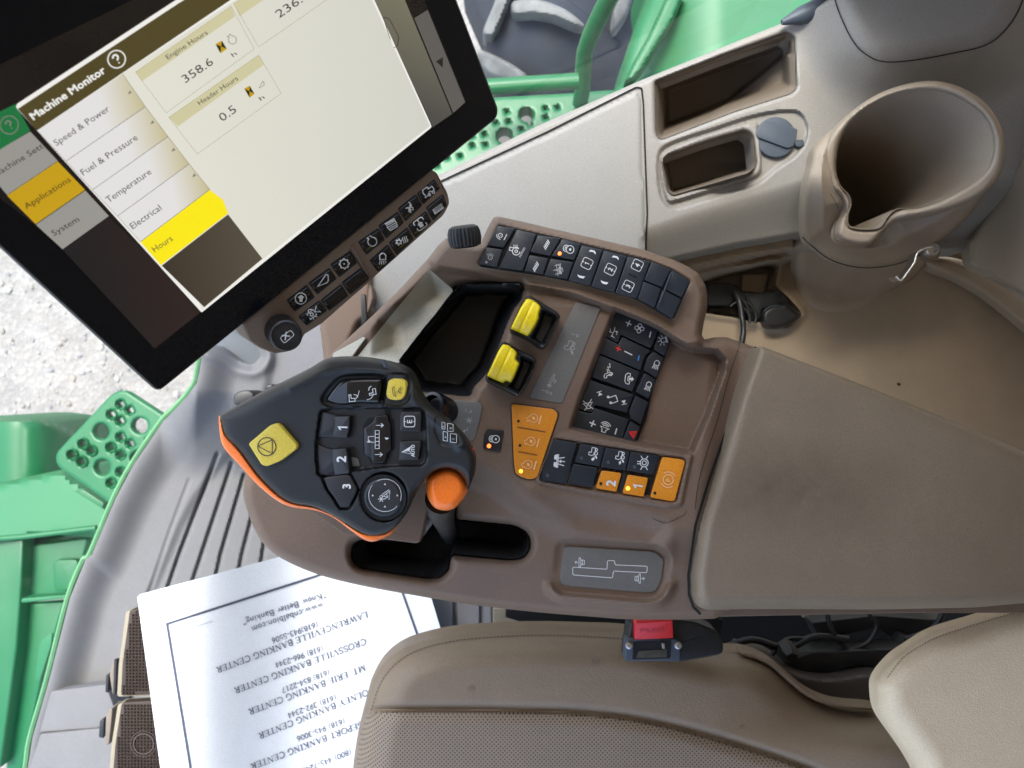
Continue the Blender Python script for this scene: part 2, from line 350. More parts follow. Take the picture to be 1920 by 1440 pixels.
def tube_data(path, r, n=12, cap=True):
    P = [np.array(p, float) for p in path]; v = []; fs = []; prev = None
    for i, p in enumerate(P):
        t = P[min(i+1, len(P)-1)]-P[max(i-1, 0)]; t /= np.linalg.norm(t)
        if prev is None:
            a = np.array([0, 0, 1.]) if abs(t[2]) < .8 else np.array([1., 0, 0]); u = np.cross(t, a)
        else: u = prev-t*(prev @ t)
        u /= np.linalg.norm(u); prev = u; w = np.cross(t, u); rr = r[i] if isinstance(r, (list, tuple)) else r
        for k in range(n):
            q = 2*math.pi*k/n; v.append(p+rr*(math.cos(q)*u+math.sin(q)*w))
    for i in range(len(P)-1):
        for k in range(n):
            j = (k+1) % n; fs.append((i*n+k, i*n+j, i*n+n+j, i*n+n+k))
    if cap: fs.append(tuple(range(n))[::-1]); fs.append(tuple(range(len(v)-n, len(v))))
    return v, fs
def tube(name, path, r, mat, parent=None, n=12, **t):
    v, fs = tube_data(path, r, n); return mk(name, v, fs, mat, parent, 50, **t)
def lathe_data(c, axis, prof, n=40, ribs=0, rd=0.):
    """profile of (radius, height along axis); ribs notch the radius"""
    c = np.array(c, float); ax = np.array(axis, float); ax /= np.linalg.norm(ax)
    u = np.cross(ax, [0, 0, 1.]) if abs(ax[2]) < .9 else np.cross(ax, [1., 0, 0]); u /= np.linalg.norm(u); w = np.cross(ax, u)
    if ribs: n = ribs*4
    v = []; fs = []
    for r, h, *g in prof:
        for k in range(n):
            q = 2*math.pi*k/n; rr = r-(rd*(k % 4 in (0, 1)) if (ribs and g and g[0]) else 0)
            v.append(c+ax*h+rr*(math.cos(q)*u+math.sin(q)*w))
    m = len(prof)
    for i in range(m-1):
        for k in range(n):
            j = (k+1) % n; fs.append((i*n+k, i*n+j, i*n+n+j, i*n+n+k))
    fs.append(tuple(range(n))[::-1]); fs.append(tuple(range((m-1)*n, m*n)))
    return v, fs
def lathe(name, c, axis, prof, mat, parent=None, n=40, ribs=0, rd=0., **t):
    v, fs = lathe_data(c, axis, prof, n, ribs, rd); return mk(name, v, fs, mat, parent, 35, **t)
def box_data(x0, y0, z0, x1, y1, z1):
    v = [(x, y, z) for z in (z0, z1) for y in (y0, y1) for x in (x0, x1)]
    return v, [(0, 2, 3, 1), (4, 5, 7, 6), (0, 1, 5, 4), (2, 6, 7, 3), (0, 4, 6, 2), (1, 3, 7, 5)]
# ------------------------------------------------------------------ materials
def material(name, col, rough=.5, grain=.05, metal=0., bump=0., bscale=900., vary=.06, vscale=30., spec=.5, voro=0., coat=0., emit=None, es=0., speck=0.):
    m = bpy.data.materials.new(name); m.use_nodes = True; nt = m.node_tree; N = nt.nodes; L = nt.links
    b = N['Principled BSDF']; b.inputs['Roughness'].default_value = rough; b.inputs['Metallic'].default_value = metal
    b.inputs['Specular IOR Level'].default_value = spec; b.inputs['Coat Weight'].default_value = coat
    tc = N.new('ShaderNodeTexCoord'); nz = N.new('ShaderNodeTexNoise'); nz.inputs['Scale'].default_value = vscale; nz.inputs['Detail'].default_value = 5
    L.new(tc.outputs['Object'], nz.inputs['Vector'])
    rp = N.new('ShaderNodeMapRange'); rp.inputs[1].default_value = .25; rp.inputs[2].default_value = .75; rp.inputs[3].default_value = 1-vary; rp.inputs[4].default_value = 1+vary
    L.new(nz.outputs[0], rp.inputs[0])
    mx = N.new('ShaderNodeVectorMath'); mx.operation = 'SCALE'; mx.inputs[0].default_value = col[:3]; L.new(rp.outputs[0], mx.inputs['Scale'])
    out = mx.outputs[0]
    if grain > 0:                       # fine moulded grain
        n2 = N.new('ShaderNodeTexNoise'); n2.inputs['Scale'].default_value = 850; n2.inputs['Detail'].default_value = 1; L.new(tc.outputs['Object'], n2.inputs['Vector'])
        r2 = N.new('ShaderNodeMapRange'); r2.inputs[1].default_value = .3; r2.inputs[2].default_value = .7; r2.inputs[3].default_value = 1-grain*2; r2.inputs[4].default_value = 1+grain*2; L.new(n2.outputs[0], r2.inputs[0])
        m2 = N.new('ShaderNodeVectorMath'); m2.operation = 'SCALE'; L.new(out, m2.inputs[0]); L.new(r2.outputs[0], m2.inputs['Scale']); out = m2.outputs[0]
    if speck > 0:                       # dust and crumbs
        n3 = N.new('ShaderNodeTexNoise'); n3.inputs['Scale'].default_value = 700; n3.inputs['Detail'].default_value = 2; L.new(tc.outputs['Object'], n3.inputs['Vector'])
        r3 = N.new('ShaderNodeMapRange'); r3.inputs[1].default_value = .7; r3.inputs[2].default_value = .8; r3.inputs[3].default_value = 0; r3.inputs[4].default_value = speck; L.new(n3.outputs[0], r3.inputs[0])
        m3 = N.new('ShaderNodeMix'); m3.data_type = 'RGBA'; m3.inputs[7].default_value = (.45, .4, .33, 1); L.new(r3.outputs[0], m3.inputs[0]); L.new(out, m3.inputs[6]); out = m3.outputs[2]
    L.new(out, b.inputs['Base Color'])
    rr = N.new('ShaderNodeMapRange'); rr.inputs[3].default_value = rough*.85; rr.inputs[4].default_value = min(1, rough*1.15); L.new(nz.outputs[0], rr.inputs[0]); L.new(rr.outputs[0], b.inputs['Roughness'])
    if bump > 0:
        bp = N.new('ShaderNodeBump'); bp.inputs['Strength'].default_value = bump; bp.inputs['Distance'].default_value = .0006
        if voro > 0:
            t = N.new('ShaderNodeTexVoronoi'); t.inputs['Scale'].default_value = bscale; L.new(tc.outputs['Object'], t.inputs['Vector'])
        else:
            t = N.new('ShaderNodeTexNoise'); t.inputs['Scale'].default_value = bscale; t.inputs['Detail'].default_value = 3; L.new(tc.outputs['Object'], t.inputs['Vector'])
        L.new(t.outputs[0], bp.inputs['Height']); L.new(bp.outputs[0], b.inputs['Normal'])
    if emit: b.inputs['Emission Color'].default_value = (*emit, 1); b.inputs['Emission Strength'].default_value = es
    m['bsdf'] = 1; return m
def srgb(r, g, b):
    f = lambda c: (c/255/12.92) if c/255 <= .04045 else ((c/255+.055)/1.055)**2.4
    return (f(r), f(g), f(b))
M = {}
M['brown'] = material('brown_grained_plastic', (.151, .099, .067), .55, bump=.25, bscale=1500, vary=.05, speck=.25, spec=.35)
M['brown_light'] = material('light_brown_plastic', (.17, .118, .082), .5, bump=.2, bscale=1500, vary=.05)
M['trim_b'] = material('warm_lit_sill_trim', (.25, .232, .206), .5, bump=.2, bscale=1300, vary=.03)  # same plastic as the lid; warmer light at the sill put into its colour
M['warm'] = material('warm_lit_taupe_trim', (.29, .235, .175), .5, bump=.2, bscale=1300, vary=.03)  # sill plastic again, warm interior bounce light painted into the colour
M['cabin'] = material('unseen_wall_warm_tan', (.5, .39, .27), .8)  # warm tint, so the unseen walls bounce warm light
M['olive'] = material('lit_tan_wall', (.55, .52, .41), .6, bump=.3, bscale=900, vary=.1)  # partly own tan, partly window light on the wall put into the colour
M['trim'] = material('grey_taupe_trim', (.248, .238, .217), .5, bump=.2, bscale=1300, vary=.03)
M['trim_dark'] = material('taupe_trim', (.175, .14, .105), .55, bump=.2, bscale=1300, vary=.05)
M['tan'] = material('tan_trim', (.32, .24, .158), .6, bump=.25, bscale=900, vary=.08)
M['pad'] = material('armrest_vinyl', (.195, .148, .100), .55, bump=.35, bscale=1300, vary=.06, voro=1)
M['floor'] = material('grey_floor_rubber', (.150, .148, .150), .75, spec=.3, bump=.2, bscale=700, vary=.05)
M['black'] = material('black_plastic', (.012, .012, .013), .42, bump=.12, bscale=1200, vary=.15)
M['black_soft'] = material('soft_black_plastic', (.010, .0105, .0105), .46, spec=.4, bump=.25, bscale=1600, vary=.1, speck=.1)
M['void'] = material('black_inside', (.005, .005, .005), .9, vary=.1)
M['key'] = material('dark_keypad_rubber', (.012, .018, .026), .36, bump=.08, bscale=900, vary=.2, speck=.15)
M['gloss'] = material('glossy_black_key', (.008, .008, .009), .16, vary=.1)
M['bezel'] = material('black_display_glass', (.006, .006, .007), .2, vary=.05, spec=.2)
M['ink'] = material('white_print', (.62, .62, .6), .6, vary=.03)
M['ink_dim'] = material('worn_white_print', (.33, .33, .32), .6, vary=.1)
M['ink_black'] = material('black_print', (.02, .02, .02), .6, vary=.05)
M['ink_red'] = material('red_print', (.65, .02, .02), .5, vary=.03)
M['ink_blue'] = material('blue_print', (.03, .2, .6), .5, vary=.03)
M['ink_paper'] = material('grey_paper_print', (.07, .075, .11), .8, vary=.1)
M['plate'] = material('grey_label_plate', (.125, .12, .108), .5, bump=.1, bscale=1500, vary=.03)
M['orange_key'] = material('amber_key', (.62, .215, .008), .45, vary=.06, vscale=60)
M['orange'] = material('orange_plastic', (.95, .19, .015), .35, vary=.03)
M['yellow'] = material('yellow_plastic', (.86, .66, .015), .38, vary=.04)
M['yellow_key'] = material('yellow_key', (.66, .49, .05), .45, bump=.1, bscale=1200, vary=.04)
M['red'] = material('red_buckle_button', (.6, .012, .015), .4, vary=.04)
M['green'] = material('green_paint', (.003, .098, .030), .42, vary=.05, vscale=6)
M['green_pale'] = material('sunlit_green_panel', (.007, .112, .038), .5, vary=.05, vscale=5)  # same green paint, sun wash put into a paler colour
M['leather'] = material('seat_leather', (.20, .145, .093), .5, bump=.45, bscale=520, vary=.05, voro=1)
M['leather_light'] = material('light_seat_leather', (.66, .53, .36), .55, bump=.3, bscale=600, vary=.04, voro=1)
M['thread'] = material('seam_thread', (.07, .055, .045), .8, vary=.1)
M['paper'] = material('white_paper', (.74, .76, .78), .85, bump=.05, bscale=300, vary=.015)
M['pedal'] = material('brown_pedal_rubber', (.034, .021, .014), .6, vary=.15)
M['cream'] = material('cream_pedal_edge', (.26, .22, .15), .5, vary=.05)
M['metal'] = material('steel', (.5, .5, .5), .3, metal=1., vary=.05)
M['dark_metal'] = material('black_painted_steel', (.008, .008, .008), .5, bump=.2, bscale=400, vary=.3)
M['cap'] = material('blue_grey_cap', (.05, .065, .085), .5, bump=.2, bscale=1200, vary=.05)
M['tyre'] = material('dusty_tyre_rubber', (.014, .018, .028), .85, bump=.5, bscale=60, vary=.35, vscale=9)
M['lug'] = material('dusty_tyre_lug', (.125, .128, .125), .9, bump=.6, bscale=90, vary=.45, vscale=14)
M['unseen_headliner'] = material('unseen_warm_headliner', (.5, .41, .30), .8, vary=.05)  # unseen; tinted warm for the light it throws back inside
def led(name, c, s): return material(name, c, .4, emit=c, es=s)
M['led_red'] = led('red_orange_led', (1, .16, .03), .75); M['led_amber'] = led('amber_led', (1, .52, .04), .7)
def screen(name, col, s=.9, vary=0.): return material(name, (.01, .01, .01), .12, grain=0, emit=col, es=s)
# a small roman (serif) letter set: thick and thin strokes on a 0..1 high cap, used for the printed sheet
_T = .13; _t = .055
def S(*p): return list(p)
GL = {}
def gl(ch, w, strokes): GL[ch] = (w, strokes)
def sf(x, y, w=.13): return (_t*.9, [(x-w, y), (x+w, y)])
def arc(cx, cy, rx, ry, a0, a1, n=9): return [(cx+rx*math.cos(R(a0+(a1-a0)*i/n)), cy+ry*math.sin(R(a0+(a1-a0)*i/n))) for i in range(n+1)]
gl(' ', .32, [])
gl('A', .78, [(_t, [(.1, 0), (.38, 1)]), (_T, [(.38, .98), (.66, 0)]), (_t, [(.2, .36), (.56, .36)]), sf(.1, .02), sf(.66, .02)])
gl('B', .70, [(_T, [(.18, 0), (.18, 1)]), (_T*.8, [(.18, .97)]+arc(.34, .75, .2, .22, 90, -90)+[(.18, .53)]), (_T*.8, [(.18, .53)]+arc(.36, .27, .24, .25, 90, -90)+[(.18, .02)])])
gl('C', .76, [(_T*.85, arc(.42, .5, .33, .48, 50, 310, 14)), (_t, [(.66, .98), (.66, .7)])])
gl('E', .66, [(_T, [(.18, 0), (.18, 1)]), (_t, [(.06, .97), (.58, .97), (.58, .8)]), (_t, [(.18, .52), (.46, .52)]), (_t, [(.46, .62), (.46, .42)]), (_t, [(.06, .03), (.6, .03), (.62, .22)])])
gl('G', .80, [(_T*.85, arc(.42, .5, .33, .48, 50, 320, 14)), (_T, [(.66, .42), (.66, .08)]), sf(.66, .44)])
gl('I', .38, [(_T, [(.19, 0), (.19, 1)]), sf(.19, .02, .15), sf(.19, .98, .15)])
gl('K', .78, [(_T, [(.18, 0), (.18, 1)]), (_t, [(.18, .4), (.6, .98)]), (_T, [(.32, .58), (.66, .02)]), sf(.18, .02), sf(.18, .98), sf(.6, .98), sf(.66, .02)])
gl('L', .64, [(_T, [(.18, 0), (.18, 1)]), (_t, [(.05, .03), (.56, .03), (.6, .26)]), sf(.18, .98)])
gl('M', .96, [(_t, [(.16, 0), (.16, 1)]), (_T, [(.16, .98), (.47, .06)]), (_t, [(.47, .06), (.78, .98)]), (_T, [(.78, 1), (.78, 0)]), sf(.16, .02), sf(.78, .02)])
gl('N', .82, [(_t, [(.16, 0), (.16, 1)]), (_T, [(.16, .98), (.66, .04)]), (_t, [(.66, 0), (.66, 1)]), sf(.16, .02), sf(.66, .98)])
gl('O', .80, [(_T*.85, arc(.4, .5, .33, .47, 0, 360, 18))])
gl('P', .64, [(_T, [(.18, 0), (.18, 1)]), (_T*.8, [(.18, .97)]+arc(.32, .72, .23, .25, 90, -90)+[(.18, .47)]), sf(.18, .02)])
gl('R', .74, [(_T, [(.18, 0), (.18, 1)]), (_T*.8, [(.18, .97)]+arc(.32, .74, .22, .23, 90, -90)+[(.18, .51)]), (_T, [(.34, .5), (.64, .02)]), sf(.18, .02), sf(.66, .02, .08)])
gl('S', .60, [(_T*.8, arc(.3, .74, .2, .22, 30, 270, 9)+arc(.3, .27, .22, .25, 90, -150, 9)), (_t, [(.49, .98), (.49, .76)]), (_t, [(.08, .24), (.08, .02)])])
gl('T', .68, [(_T, [(.34, 0), (.34, 1)]), (_t, [(.05, .8), (.05, .97), (.63, .97), (.63, .8)]), sf(.34, .02)])
gl('V', .78, [(_T, [(.1, .98), (.4, .02)]), (_t, [(.4, .02), (.68, .98)]), sf(.1, .98), sf(.68, .98)])
gl('W', 1.0, [(_T, [(.1, .98), (.32, .02)]), (_t, [(.32, .02), (.5, .9)]), (_T, [(.5, .9), (.7, .02)]), (_t, [(.7, .02), (.9, .98)]), sf(.1, .98), sf(.9, .98)])
gl('Y', .76, [(_T, [(.1, .98), (.38, .5)]), (_t, [(.38, .5), (.66, .98)]), (_T, [(.38, .52), (.38, 0)]), sf(.1, .98), sf(.66, .98), sf(.38, .02)])
gl('D', .80, [(_T, [(.18, 0), (.18, 1)]), (_T*.8, [(.18, .97)]+arc(.3, .5, .36, .47, 90, -90, 12)+[(.18, .03)])])
for ch, w, s in (('0', .52, [(_T*.8, arc(.26, .5, .19, .47, 0, 360, 16))]), ('1', .52, [(_T, [(.28, 0), (.28, .98)]), (_t, [(.12, .84), (.28, .96)]), sf(.28, .02, .14)]),
    ('2', .52, [(_T*.8, arc(.25, .72, .18, .24, 160, -30, 8)+[(.08, .05)]), (_T*.8, [(.06, .05), (.46, .05)])]), ('3', .52, [(_T*.8, arc(.24, .74, .17, .22, 150, -80, 8)), (_T*.8, arc(.23, .28, .2, .26, 80, -150, 9))]),
    ('4', .52, [(_T, [(.36, 0), (.36, .98)]), (_t, [(.36, .98), (.04, .3), (.5, .3)])]), ('5', .52, [(_t, [(.44, .96), (.15, .96), (.12, .56)]), (_T*.8, arc(.23, .32, .21, .29, 110, -150, 9))]),
    ('6', .52, [(_T*.8, [(.42, .96), (.2, .75), (.09, .4)]), (_T*.8, arc(.27, .3, .18, .27, 0, 360, 12))]), ('7', .52, [(_T*.8, [(.08, .94), (.46, .94)]), (_T*.7, [(.46, .94), (.2, 0)])]),
    ('8', .52, [(_T*.8, arc(.26, .74, .15, .21, 0, 360, 12)), (_T*.8, arc(.26, .27, .19, .25, 0, 360, 12))]), ('9', .52, [(_T*.8, arc(.25, .7, .18, .27, 0, 360, 12)), (_T*.8, [(.43, .6), (.32, .25), (.1, .04)])]),
    ('-', .36, [(_T*.9, [(.05, .32), (.31, .32)])]), ('.', .26, [(_T*1.1, [(.08, .06), (.18, .06)])]), ('(', .34, [(_T*.6, arc(.4, .4, .3, .62, 120, 240, 8))]), (')', .34, [(_T*.6, arc(-.06, .4, .3, .62, -60, 60, 8))]),
    ('"', .42, [(_T, [(.12, 1), (.1, .72)]), (_T, [(.3, 1), (.28, .72)])]),
    ('a', .46, [(_T*.9, [(.34, 0), (.34, .5)]), (_T*.6, arc(.22, .5, .13, .14, 0, 150, 6)), (_T*.8, arc(.2, .17, .14, .17, 60, 320, 8))]),
    ('b', .5, [(_T*.8, [(.12, 0), (.12, 1)]), (_T*.8, arc(.26, .3, .16, .3, 140, -140, 10))]), ('c', .44, [(_T*.8, arc(.25, .3, .17, .3, 50, 310, 10))]),
    ('d', .5, [(_T*.8, [(.38, 0), (.38, 1)]), (_T*.8, arc(.24, .3, .16, .3, 40, 320, 10))]),
    ('e', .46, [(_T*.8, [(.08, .34), (.38, .34)]+arc(.24, .3, .16, .3, 20, 310, 10))]), ('g', .48, [(_T*.7, arc(.22, .42, .14, .19, 0, 360, 10)), (_T*.6, arc(.23, -.12, .18, .13, 60, 400, 10)), (_t, [(.34, .58), (.46, .62)])]),
    ('i', .28, [(_T*.8, [(.14, 0), (.14, .6)]), (_T, [(.1, .86), (.18, .86)]), sf(.14, .02, .1)]), ('k', .52, [(_T*.8, [(.13, 0), (.13, 1)]), (_t, [(.13, .25), (.4, .6)]), (_T*.8, [(.22, .38), (.44, .02)])]),
    ('l', .28, [(_T*.8, [(.14, 0), (.14, 1)]), sf(.14, .02, .1)]), ('m', .78, [(_T*.8, [(.12, 0), (.12, .6)]), (_T*.8, arc(.26, .38, .13, .2, 150, 0, 6)+[(.39, 0)]), (_T*.8, arc(.53, .38, .13, .2, 150, 0, 6)+[(.66, 0)])]),
    ('n', .52, [(_T*.8, [(.12, 0), (.12, .6)]), (_T*.8, arc(.27, .38, .14, .2, 150, 0, 6)+[(.41, 0)])]), ('o', .5, [(_T*.8, arc(.25, .3, .17, .29, 0, 360, 12))]),
    ('r', .36, [(_T*.8, [(.12, 0), (.12, .6)]), (_T*.6, arc(.24, .42, .11, .16, 150, 50, 5))]), ('t', .32, [(_T*.8, [(.15, .85), (.15, .08), (.26, .02)]), (_t, [(.03, .6), (.28, .6)])]),
    ('w', .72, [(_T*.8, [(.06, .6), (.2, .02)]), (_t, [(.2, .02), (.33, .56)]), (_T*.8, [(.33, .56), (.47, .02)]), (_t, [(.47, .02), (.62, .6)])])):
    gl(ch, w, s)
def serif(mk_, body, a, b, h, upv, m=0):
    a = np.array(a, float); b = np.array(b, float); upv = np.array(upv, float); upv /= np.linalg.norm(upv)
    tot = sum(GL.get(c, GL['O'])[0] for c in body); e = (b-a)/np.linalg.norm(b-a); ux = (b-a)/tot; x = 0
    for c in body:
        w, st = GL.get(c, GL['O'])
        for t, P in st:
            q = [a+ux*(x+p[0])+upv*h*p[1] for p in P]
            mk_.line(q, t*h*1.3)
        x += w
# ================================================================== OUTSIDE
def ground_mat():
    m = material('gravel_ground', (.40, .38, .35), .9, vary=.12, vscale=1.5); nt = m.node_tree; N = nt.nodes; L = nt.links; b = N['Principled BSDF']
    tc = N.new('ShaderNodeTexCoord'); v = N.new('ShaderNodeTexVoronoi'); v.inputs['Scale'].default_value = 55; L.new(tc.outputs['Object'], v.inputs['Vector'])
    n = N.new('ShaderNodeTexNoise'); n.inputs['Scale'].default_value = 7; n.inputs['Detail'].default_value = 8; L.new(tc.outputs['Object'], n.inputs['Vector'])
    cr = N.new('ShaderNodeValToRGB'); e = cr.color_ramp.elements; e[0].position = .2; e[0].color = (.15, .148, .15, 1); e[1].position = .85; e[1].color = (.26, .25, .235, 1)
    a = cr.color_ramp.elements.new(.5); a.color = (.19, .175, .155, 1)
    mx = N.new('ShaderNodeMix'); mx.data_type = 'RGBA'; mx.inputs[0].default_value = .62
    sp = N.new('ShaderNodeSeparateColor'); L.new(v.outputs['Color'], sp.inputs[0]); L.new(sp.outputs[0], cr.inputs[0])
    c2 = N.new('ShaderNodeValToRGB'); c2.color_ramp.elements[0].position = .35; c2.color_ramp.elements[0].color = (.175, .165, .15, 1); c2.color_ramp.elements[1].position = .7; c2.color_ramp.elements[1].color = (.245, .235, .215, 1)
    L.new(n.outputs[0], c2.inputs[0]); L.new(cr.outputs[0], mx.inputs[6]); L.new(c2.outputs[0], mx.inputs[7]); L.new(mx.outputs[2], b.inputs['Base Color'])
    bp = N.new('ShaderNodeBump'); bp.inputs['Strength'].default_value = .5; bp.inputs['Distance'].default_value = .009; L.new(v.outputs['Distance'], bp.inputs['Height']); L.new(bp.outputs[0], b.inputs['Normal'])
    return m
mk('gravel_ground', [(-60, -60, 0), (60, -60, 0), (60, 60, 0), (-60, 60, 0)], [(0, 1, 2, 3)], ground_mat(), kind='structure')
st = MB()
ico = bmesh.new(); bmesh.ops.create_icosphere(ico, subdivisions=1, radius=1); iv = np.array([v.co[:] for v in ico.verts]); ifs = [tuple(v.index for v in f.verts) for f in ico.faces]; ico.free()
for i in range(1500):
    x = rng.uniform(-2.7, -.6); y = rng.uniform(-.4, 2.1); r = rng.uniform(.004, .013)*(1.5 if rng.random() < .08 else 1)
    s = iv*(1+rng.uniform(-.22, .22, (len(iv), 1)))*np.array([r*rng.uniform(.7, 1.3), r*rng.uniform(.7, 1.3), r*.6])
    st.add(s+np.array([x, y, r*.2]), ifs, int(rng.integers(0, 3)))
stm = [material('pale_stone', (.27, .26, .24), .85, vary=.2, vscale=20), material('grey_blue_stone', (.175, .175, .18), .85, vary=.3, vscale=20), material('tan_stone', (.21, .19, .165), .85, vary=.2, vscale=20)]
st.build('gravel_stones', stm, angle=20, kind='stuff', label='loose grey and tan gravel stones lying on the ground outside', cat='gravel')

# ---- front of the machine, lower left
t = thing('feeder_housing', 'green painted steel housing of the machine below the windshield at lower left', 'machine housing', 60, 1000, 2.7)
drum = spl([(-160, 800), (-40, 782), (60, 785), (120, 800), (150, 835), (165, 900), (190, 1000), (-160, 1100)], 5)
gm('drum', b1([(0, 500), (120, 500), (250, 515), (380, 545), (520, 610), (560, 720), (560, 1000), (0, 1100), (-300, 1100), (-300, 520)]),
   lambda px, py, s: 2.45+.22*((np.clip(px, -100, 150)-20)/130.)**2*np.sign(px+1e3)+.1*rim(s, 14), M['green'], t, cell=8, skirt=.3)
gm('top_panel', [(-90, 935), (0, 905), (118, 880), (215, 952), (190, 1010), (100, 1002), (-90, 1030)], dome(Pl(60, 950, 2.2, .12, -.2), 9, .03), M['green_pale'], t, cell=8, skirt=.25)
gm('front_panel', b1([(-200, 1335), (0, 1330), (300, 1300), (650, 1262), (640, 1290), (620, 1480), (590, 1700), (-200, 1700)]), dome(const(2.35), 5, .02), M['green'], t, cell=8, skirt=.2)
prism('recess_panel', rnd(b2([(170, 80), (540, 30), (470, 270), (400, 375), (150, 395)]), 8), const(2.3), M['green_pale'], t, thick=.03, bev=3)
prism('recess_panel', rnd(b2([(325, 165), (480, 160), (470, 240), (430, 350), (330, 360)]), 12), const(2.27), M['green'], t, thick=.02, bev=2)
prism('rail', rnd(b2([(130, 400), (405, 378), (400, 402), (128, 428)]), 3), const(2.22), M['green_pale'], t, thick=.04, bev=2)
prism('lower_panel', rnd(b2([(120, 440), (395, 420), (250, 900), (120, 1500), (30, 1500)]), 8), const(2.3), M['green'], t, thick=.03, bev=3)
prism('corner_post', b2([(0, 40), (140, 40), (130, 300), (100, 700), (60, 1000), (0, 1440), (-100, 1440), (-100, 60)]), const(2.25), M['green'], t, thick=.06, bev=4)
prism('marker_plate', rnd(b2([(255, 650), (320, 610), (315, 680), (245, 900), (215, 905), (235, 720)]), 4), const(2.21), M['green_pale'], t, thick=.006, bev=1)
prism('dark_gap', b1([(0, 1290), (225, 1240), (240, 1305), (0, 1345), (-80, 1345), (-80, 1300)]), const(2.28), M['void'], t, thick=.02, bev=0)
tube('edge_rail', [W(x, y, 2.12) for x, y in b1([(-60, 1335), (160, 1318), (650, 1258)])], .008, M['green'], t)

# ---- perforated step, left
def holeset(lst, r):
    return [circ(x, y, r, 12) for x, y in lst]
def star(x, y, r, a):
    return [(x+(r if k % 2 == 0 else r*.62)*math.cos(a+k*math.pi/4), y+(r if k % 2 == 0 else r*.62)*math.sin(a+k*math.pi/4)) for k in range(8)]
sth = b1([(815, 425), (877, 465), (752, 492), (812, 535), (815, 645), (880, 690), (748, 715), (815, 765), (560, 692), (618, 738), (485, 765), (552, 812), (1068, 605), (1010, 672), (815, 880), (750, 955)])
rh = b1([(685, 608), (945, 570), (693, 850), (935, 790)])
step_out = rnd(b1([(840, 325), (1200, 560), (1250, 700), (760, 1200), (740, 1090), (385, 840), (375, 760), (760, 350)]), [18, 2, 2, 2, 2, 14, 14, 18])
t = thing('step_plate', 'perforated green steel step outside the windshield over the gravel', 'step', 210, 830, 1.95)
holes = [star(x, y, 9, .3) for x, y in sth] + [circ(x, y, 15, 18) for x, y in rh]
gm('tread', step_out, dome(Pl(210, 830, 1.9, .05, 0), 4, .004), M['green'], t, cell=2.6, holes=holes, skirt=.02)
for x, y in sth:
    v, fs = lathe_data(W(x, y, 1.9)[:], (0, 0, 1), [(.0165, -.006), (.0165, .001), (.0145, .004), (.0125, .001), (.0125, -.01)], 8)
    mk('grip_ring', v, fs[:-2], M['green'], t, 40)
prism('bracket', b1([(560, 1000), (700, 1090), (690, 1130), (500, 1010)]), const(2.0), M['green'], t, thick=.03)

# ---- right side, beyond the side window
t = thing('front_tyre', 'big dusty black tractor tyre with pale worn lugs outside the side window', 'tyre', 1000, 60, 2.6)
gm('carcass', [(860, -60), (905, 40), (930, 170), (1010, 240), (1180, 260), (1230, 100), (1240, -120), (1000, -140)], lambda px, py, s: 2.35+.25*((px-1040)/170.)**2+.12*((py-20)/150.)**2, M['tyre'], t, cell=8, skirt=.3)
for P in ([(958, 14), (962, 3), (980, -2), (1005, -2), (1040, 8), (1070, 24), (1095, 46), (1092, 52), (1070, 46), (1040, 33), (1000, 26), (966, 28)],
          [(905, 60), (925, 10), (938, -30), (958, -60), (975, -60), (958, -10), (930, 60), (915, 68)],
          [(895, 95), (915, 98), (945, 112), (975, 130), (992, 148), (965, 152), (935, 148), (905, 130)],
          [(1150, 20), (1175, -20), (1190, -20), (1175, 30), (1150, 60)]):
    gm('lug', spl(P, 4), lambda px, py, s: 2.27+.25*((px-1040)/170.)**2+.12*((py-20)/150.)**2+.04*rim(s, 6), M['lug'], t, cell=3.5, skirt=.08)
t = thing('access_platform', 'perforated green steel platform outside the side window behind the handrail', 'platform', 950, 260, 1.8)
plat = b6([(250, 560), (360, 568), (860, 540), (1030, 525), (1200, 520), (1200, 620), (900, 800), (-20, 1100), (-200, 1000)])
ph = b6([(465, 648), (690, 630), (760, 625), (402, 712), (475, 705), (690, 682), (335, 780), (550, 750), (342, 840), (265, 790), (265, 845), (120, 915), (195, 905), (600, 720), (300, 1010), (60, 960)])
gm('tread', plat, dome(Pl(950, 260, 1.72, 0, -.1), 5, .008), M['green'], t, cell=3, holes=[star(x, y, 4.6, .4) for x, y in ph]+[circ(*b6([(580, 668)])[0], 13, 18), circ(*b6([(452, 792)])[0], 14, 18)], skirt=.05)
prism('under_frame', b6([(200, 600), (1300, 560), (1200, 700), (0, 1200)]), const(2.0), M['dark_metal'], t, thick=.05, bev=0)
t = thing('handrail', 'bent green tube handrail rising outside the side window', 'handrail', 1085, 180, 1.72)
p = [(890, 600), (905, 520), (908, 400), (918, 300), (945, 220), (985, 130), (1030, 40), (1085, -60), (1130, -140)]
tube('post', [W(*b6([q])[0], 1.70-.04*i) for i, q in enumerate(p)], .0175, M['green'], t, 16)
tube('rail', [W(*b6([q])[0], 1.58) for q in ((250, 512), (400, 502), (600, 488), (880, 470))], .0165, M['green'], t, 16)
t = thing('side_cover', 'large sun-washed green body panel above the window sill outside', 'body panel', 1330, 60, 2.0)
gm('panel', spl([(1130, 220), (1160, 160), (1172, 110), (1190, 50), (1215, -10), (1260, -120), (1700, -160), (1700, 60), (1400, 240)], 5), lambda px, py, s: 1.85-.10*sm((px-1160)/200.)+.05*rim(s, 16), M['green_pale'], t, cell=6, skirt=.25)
gm('raised_edge', b6([(1400, -40), (1500, -40), (1440, 110), (1340, 270), (1260, 400), (1200, 470), (1150, 470), (1200, 360), (1290, 200)]), lambda px, py, s: 1.735+.02*rim(s, 7), M['green'], t, cell=4, skirt=.04)
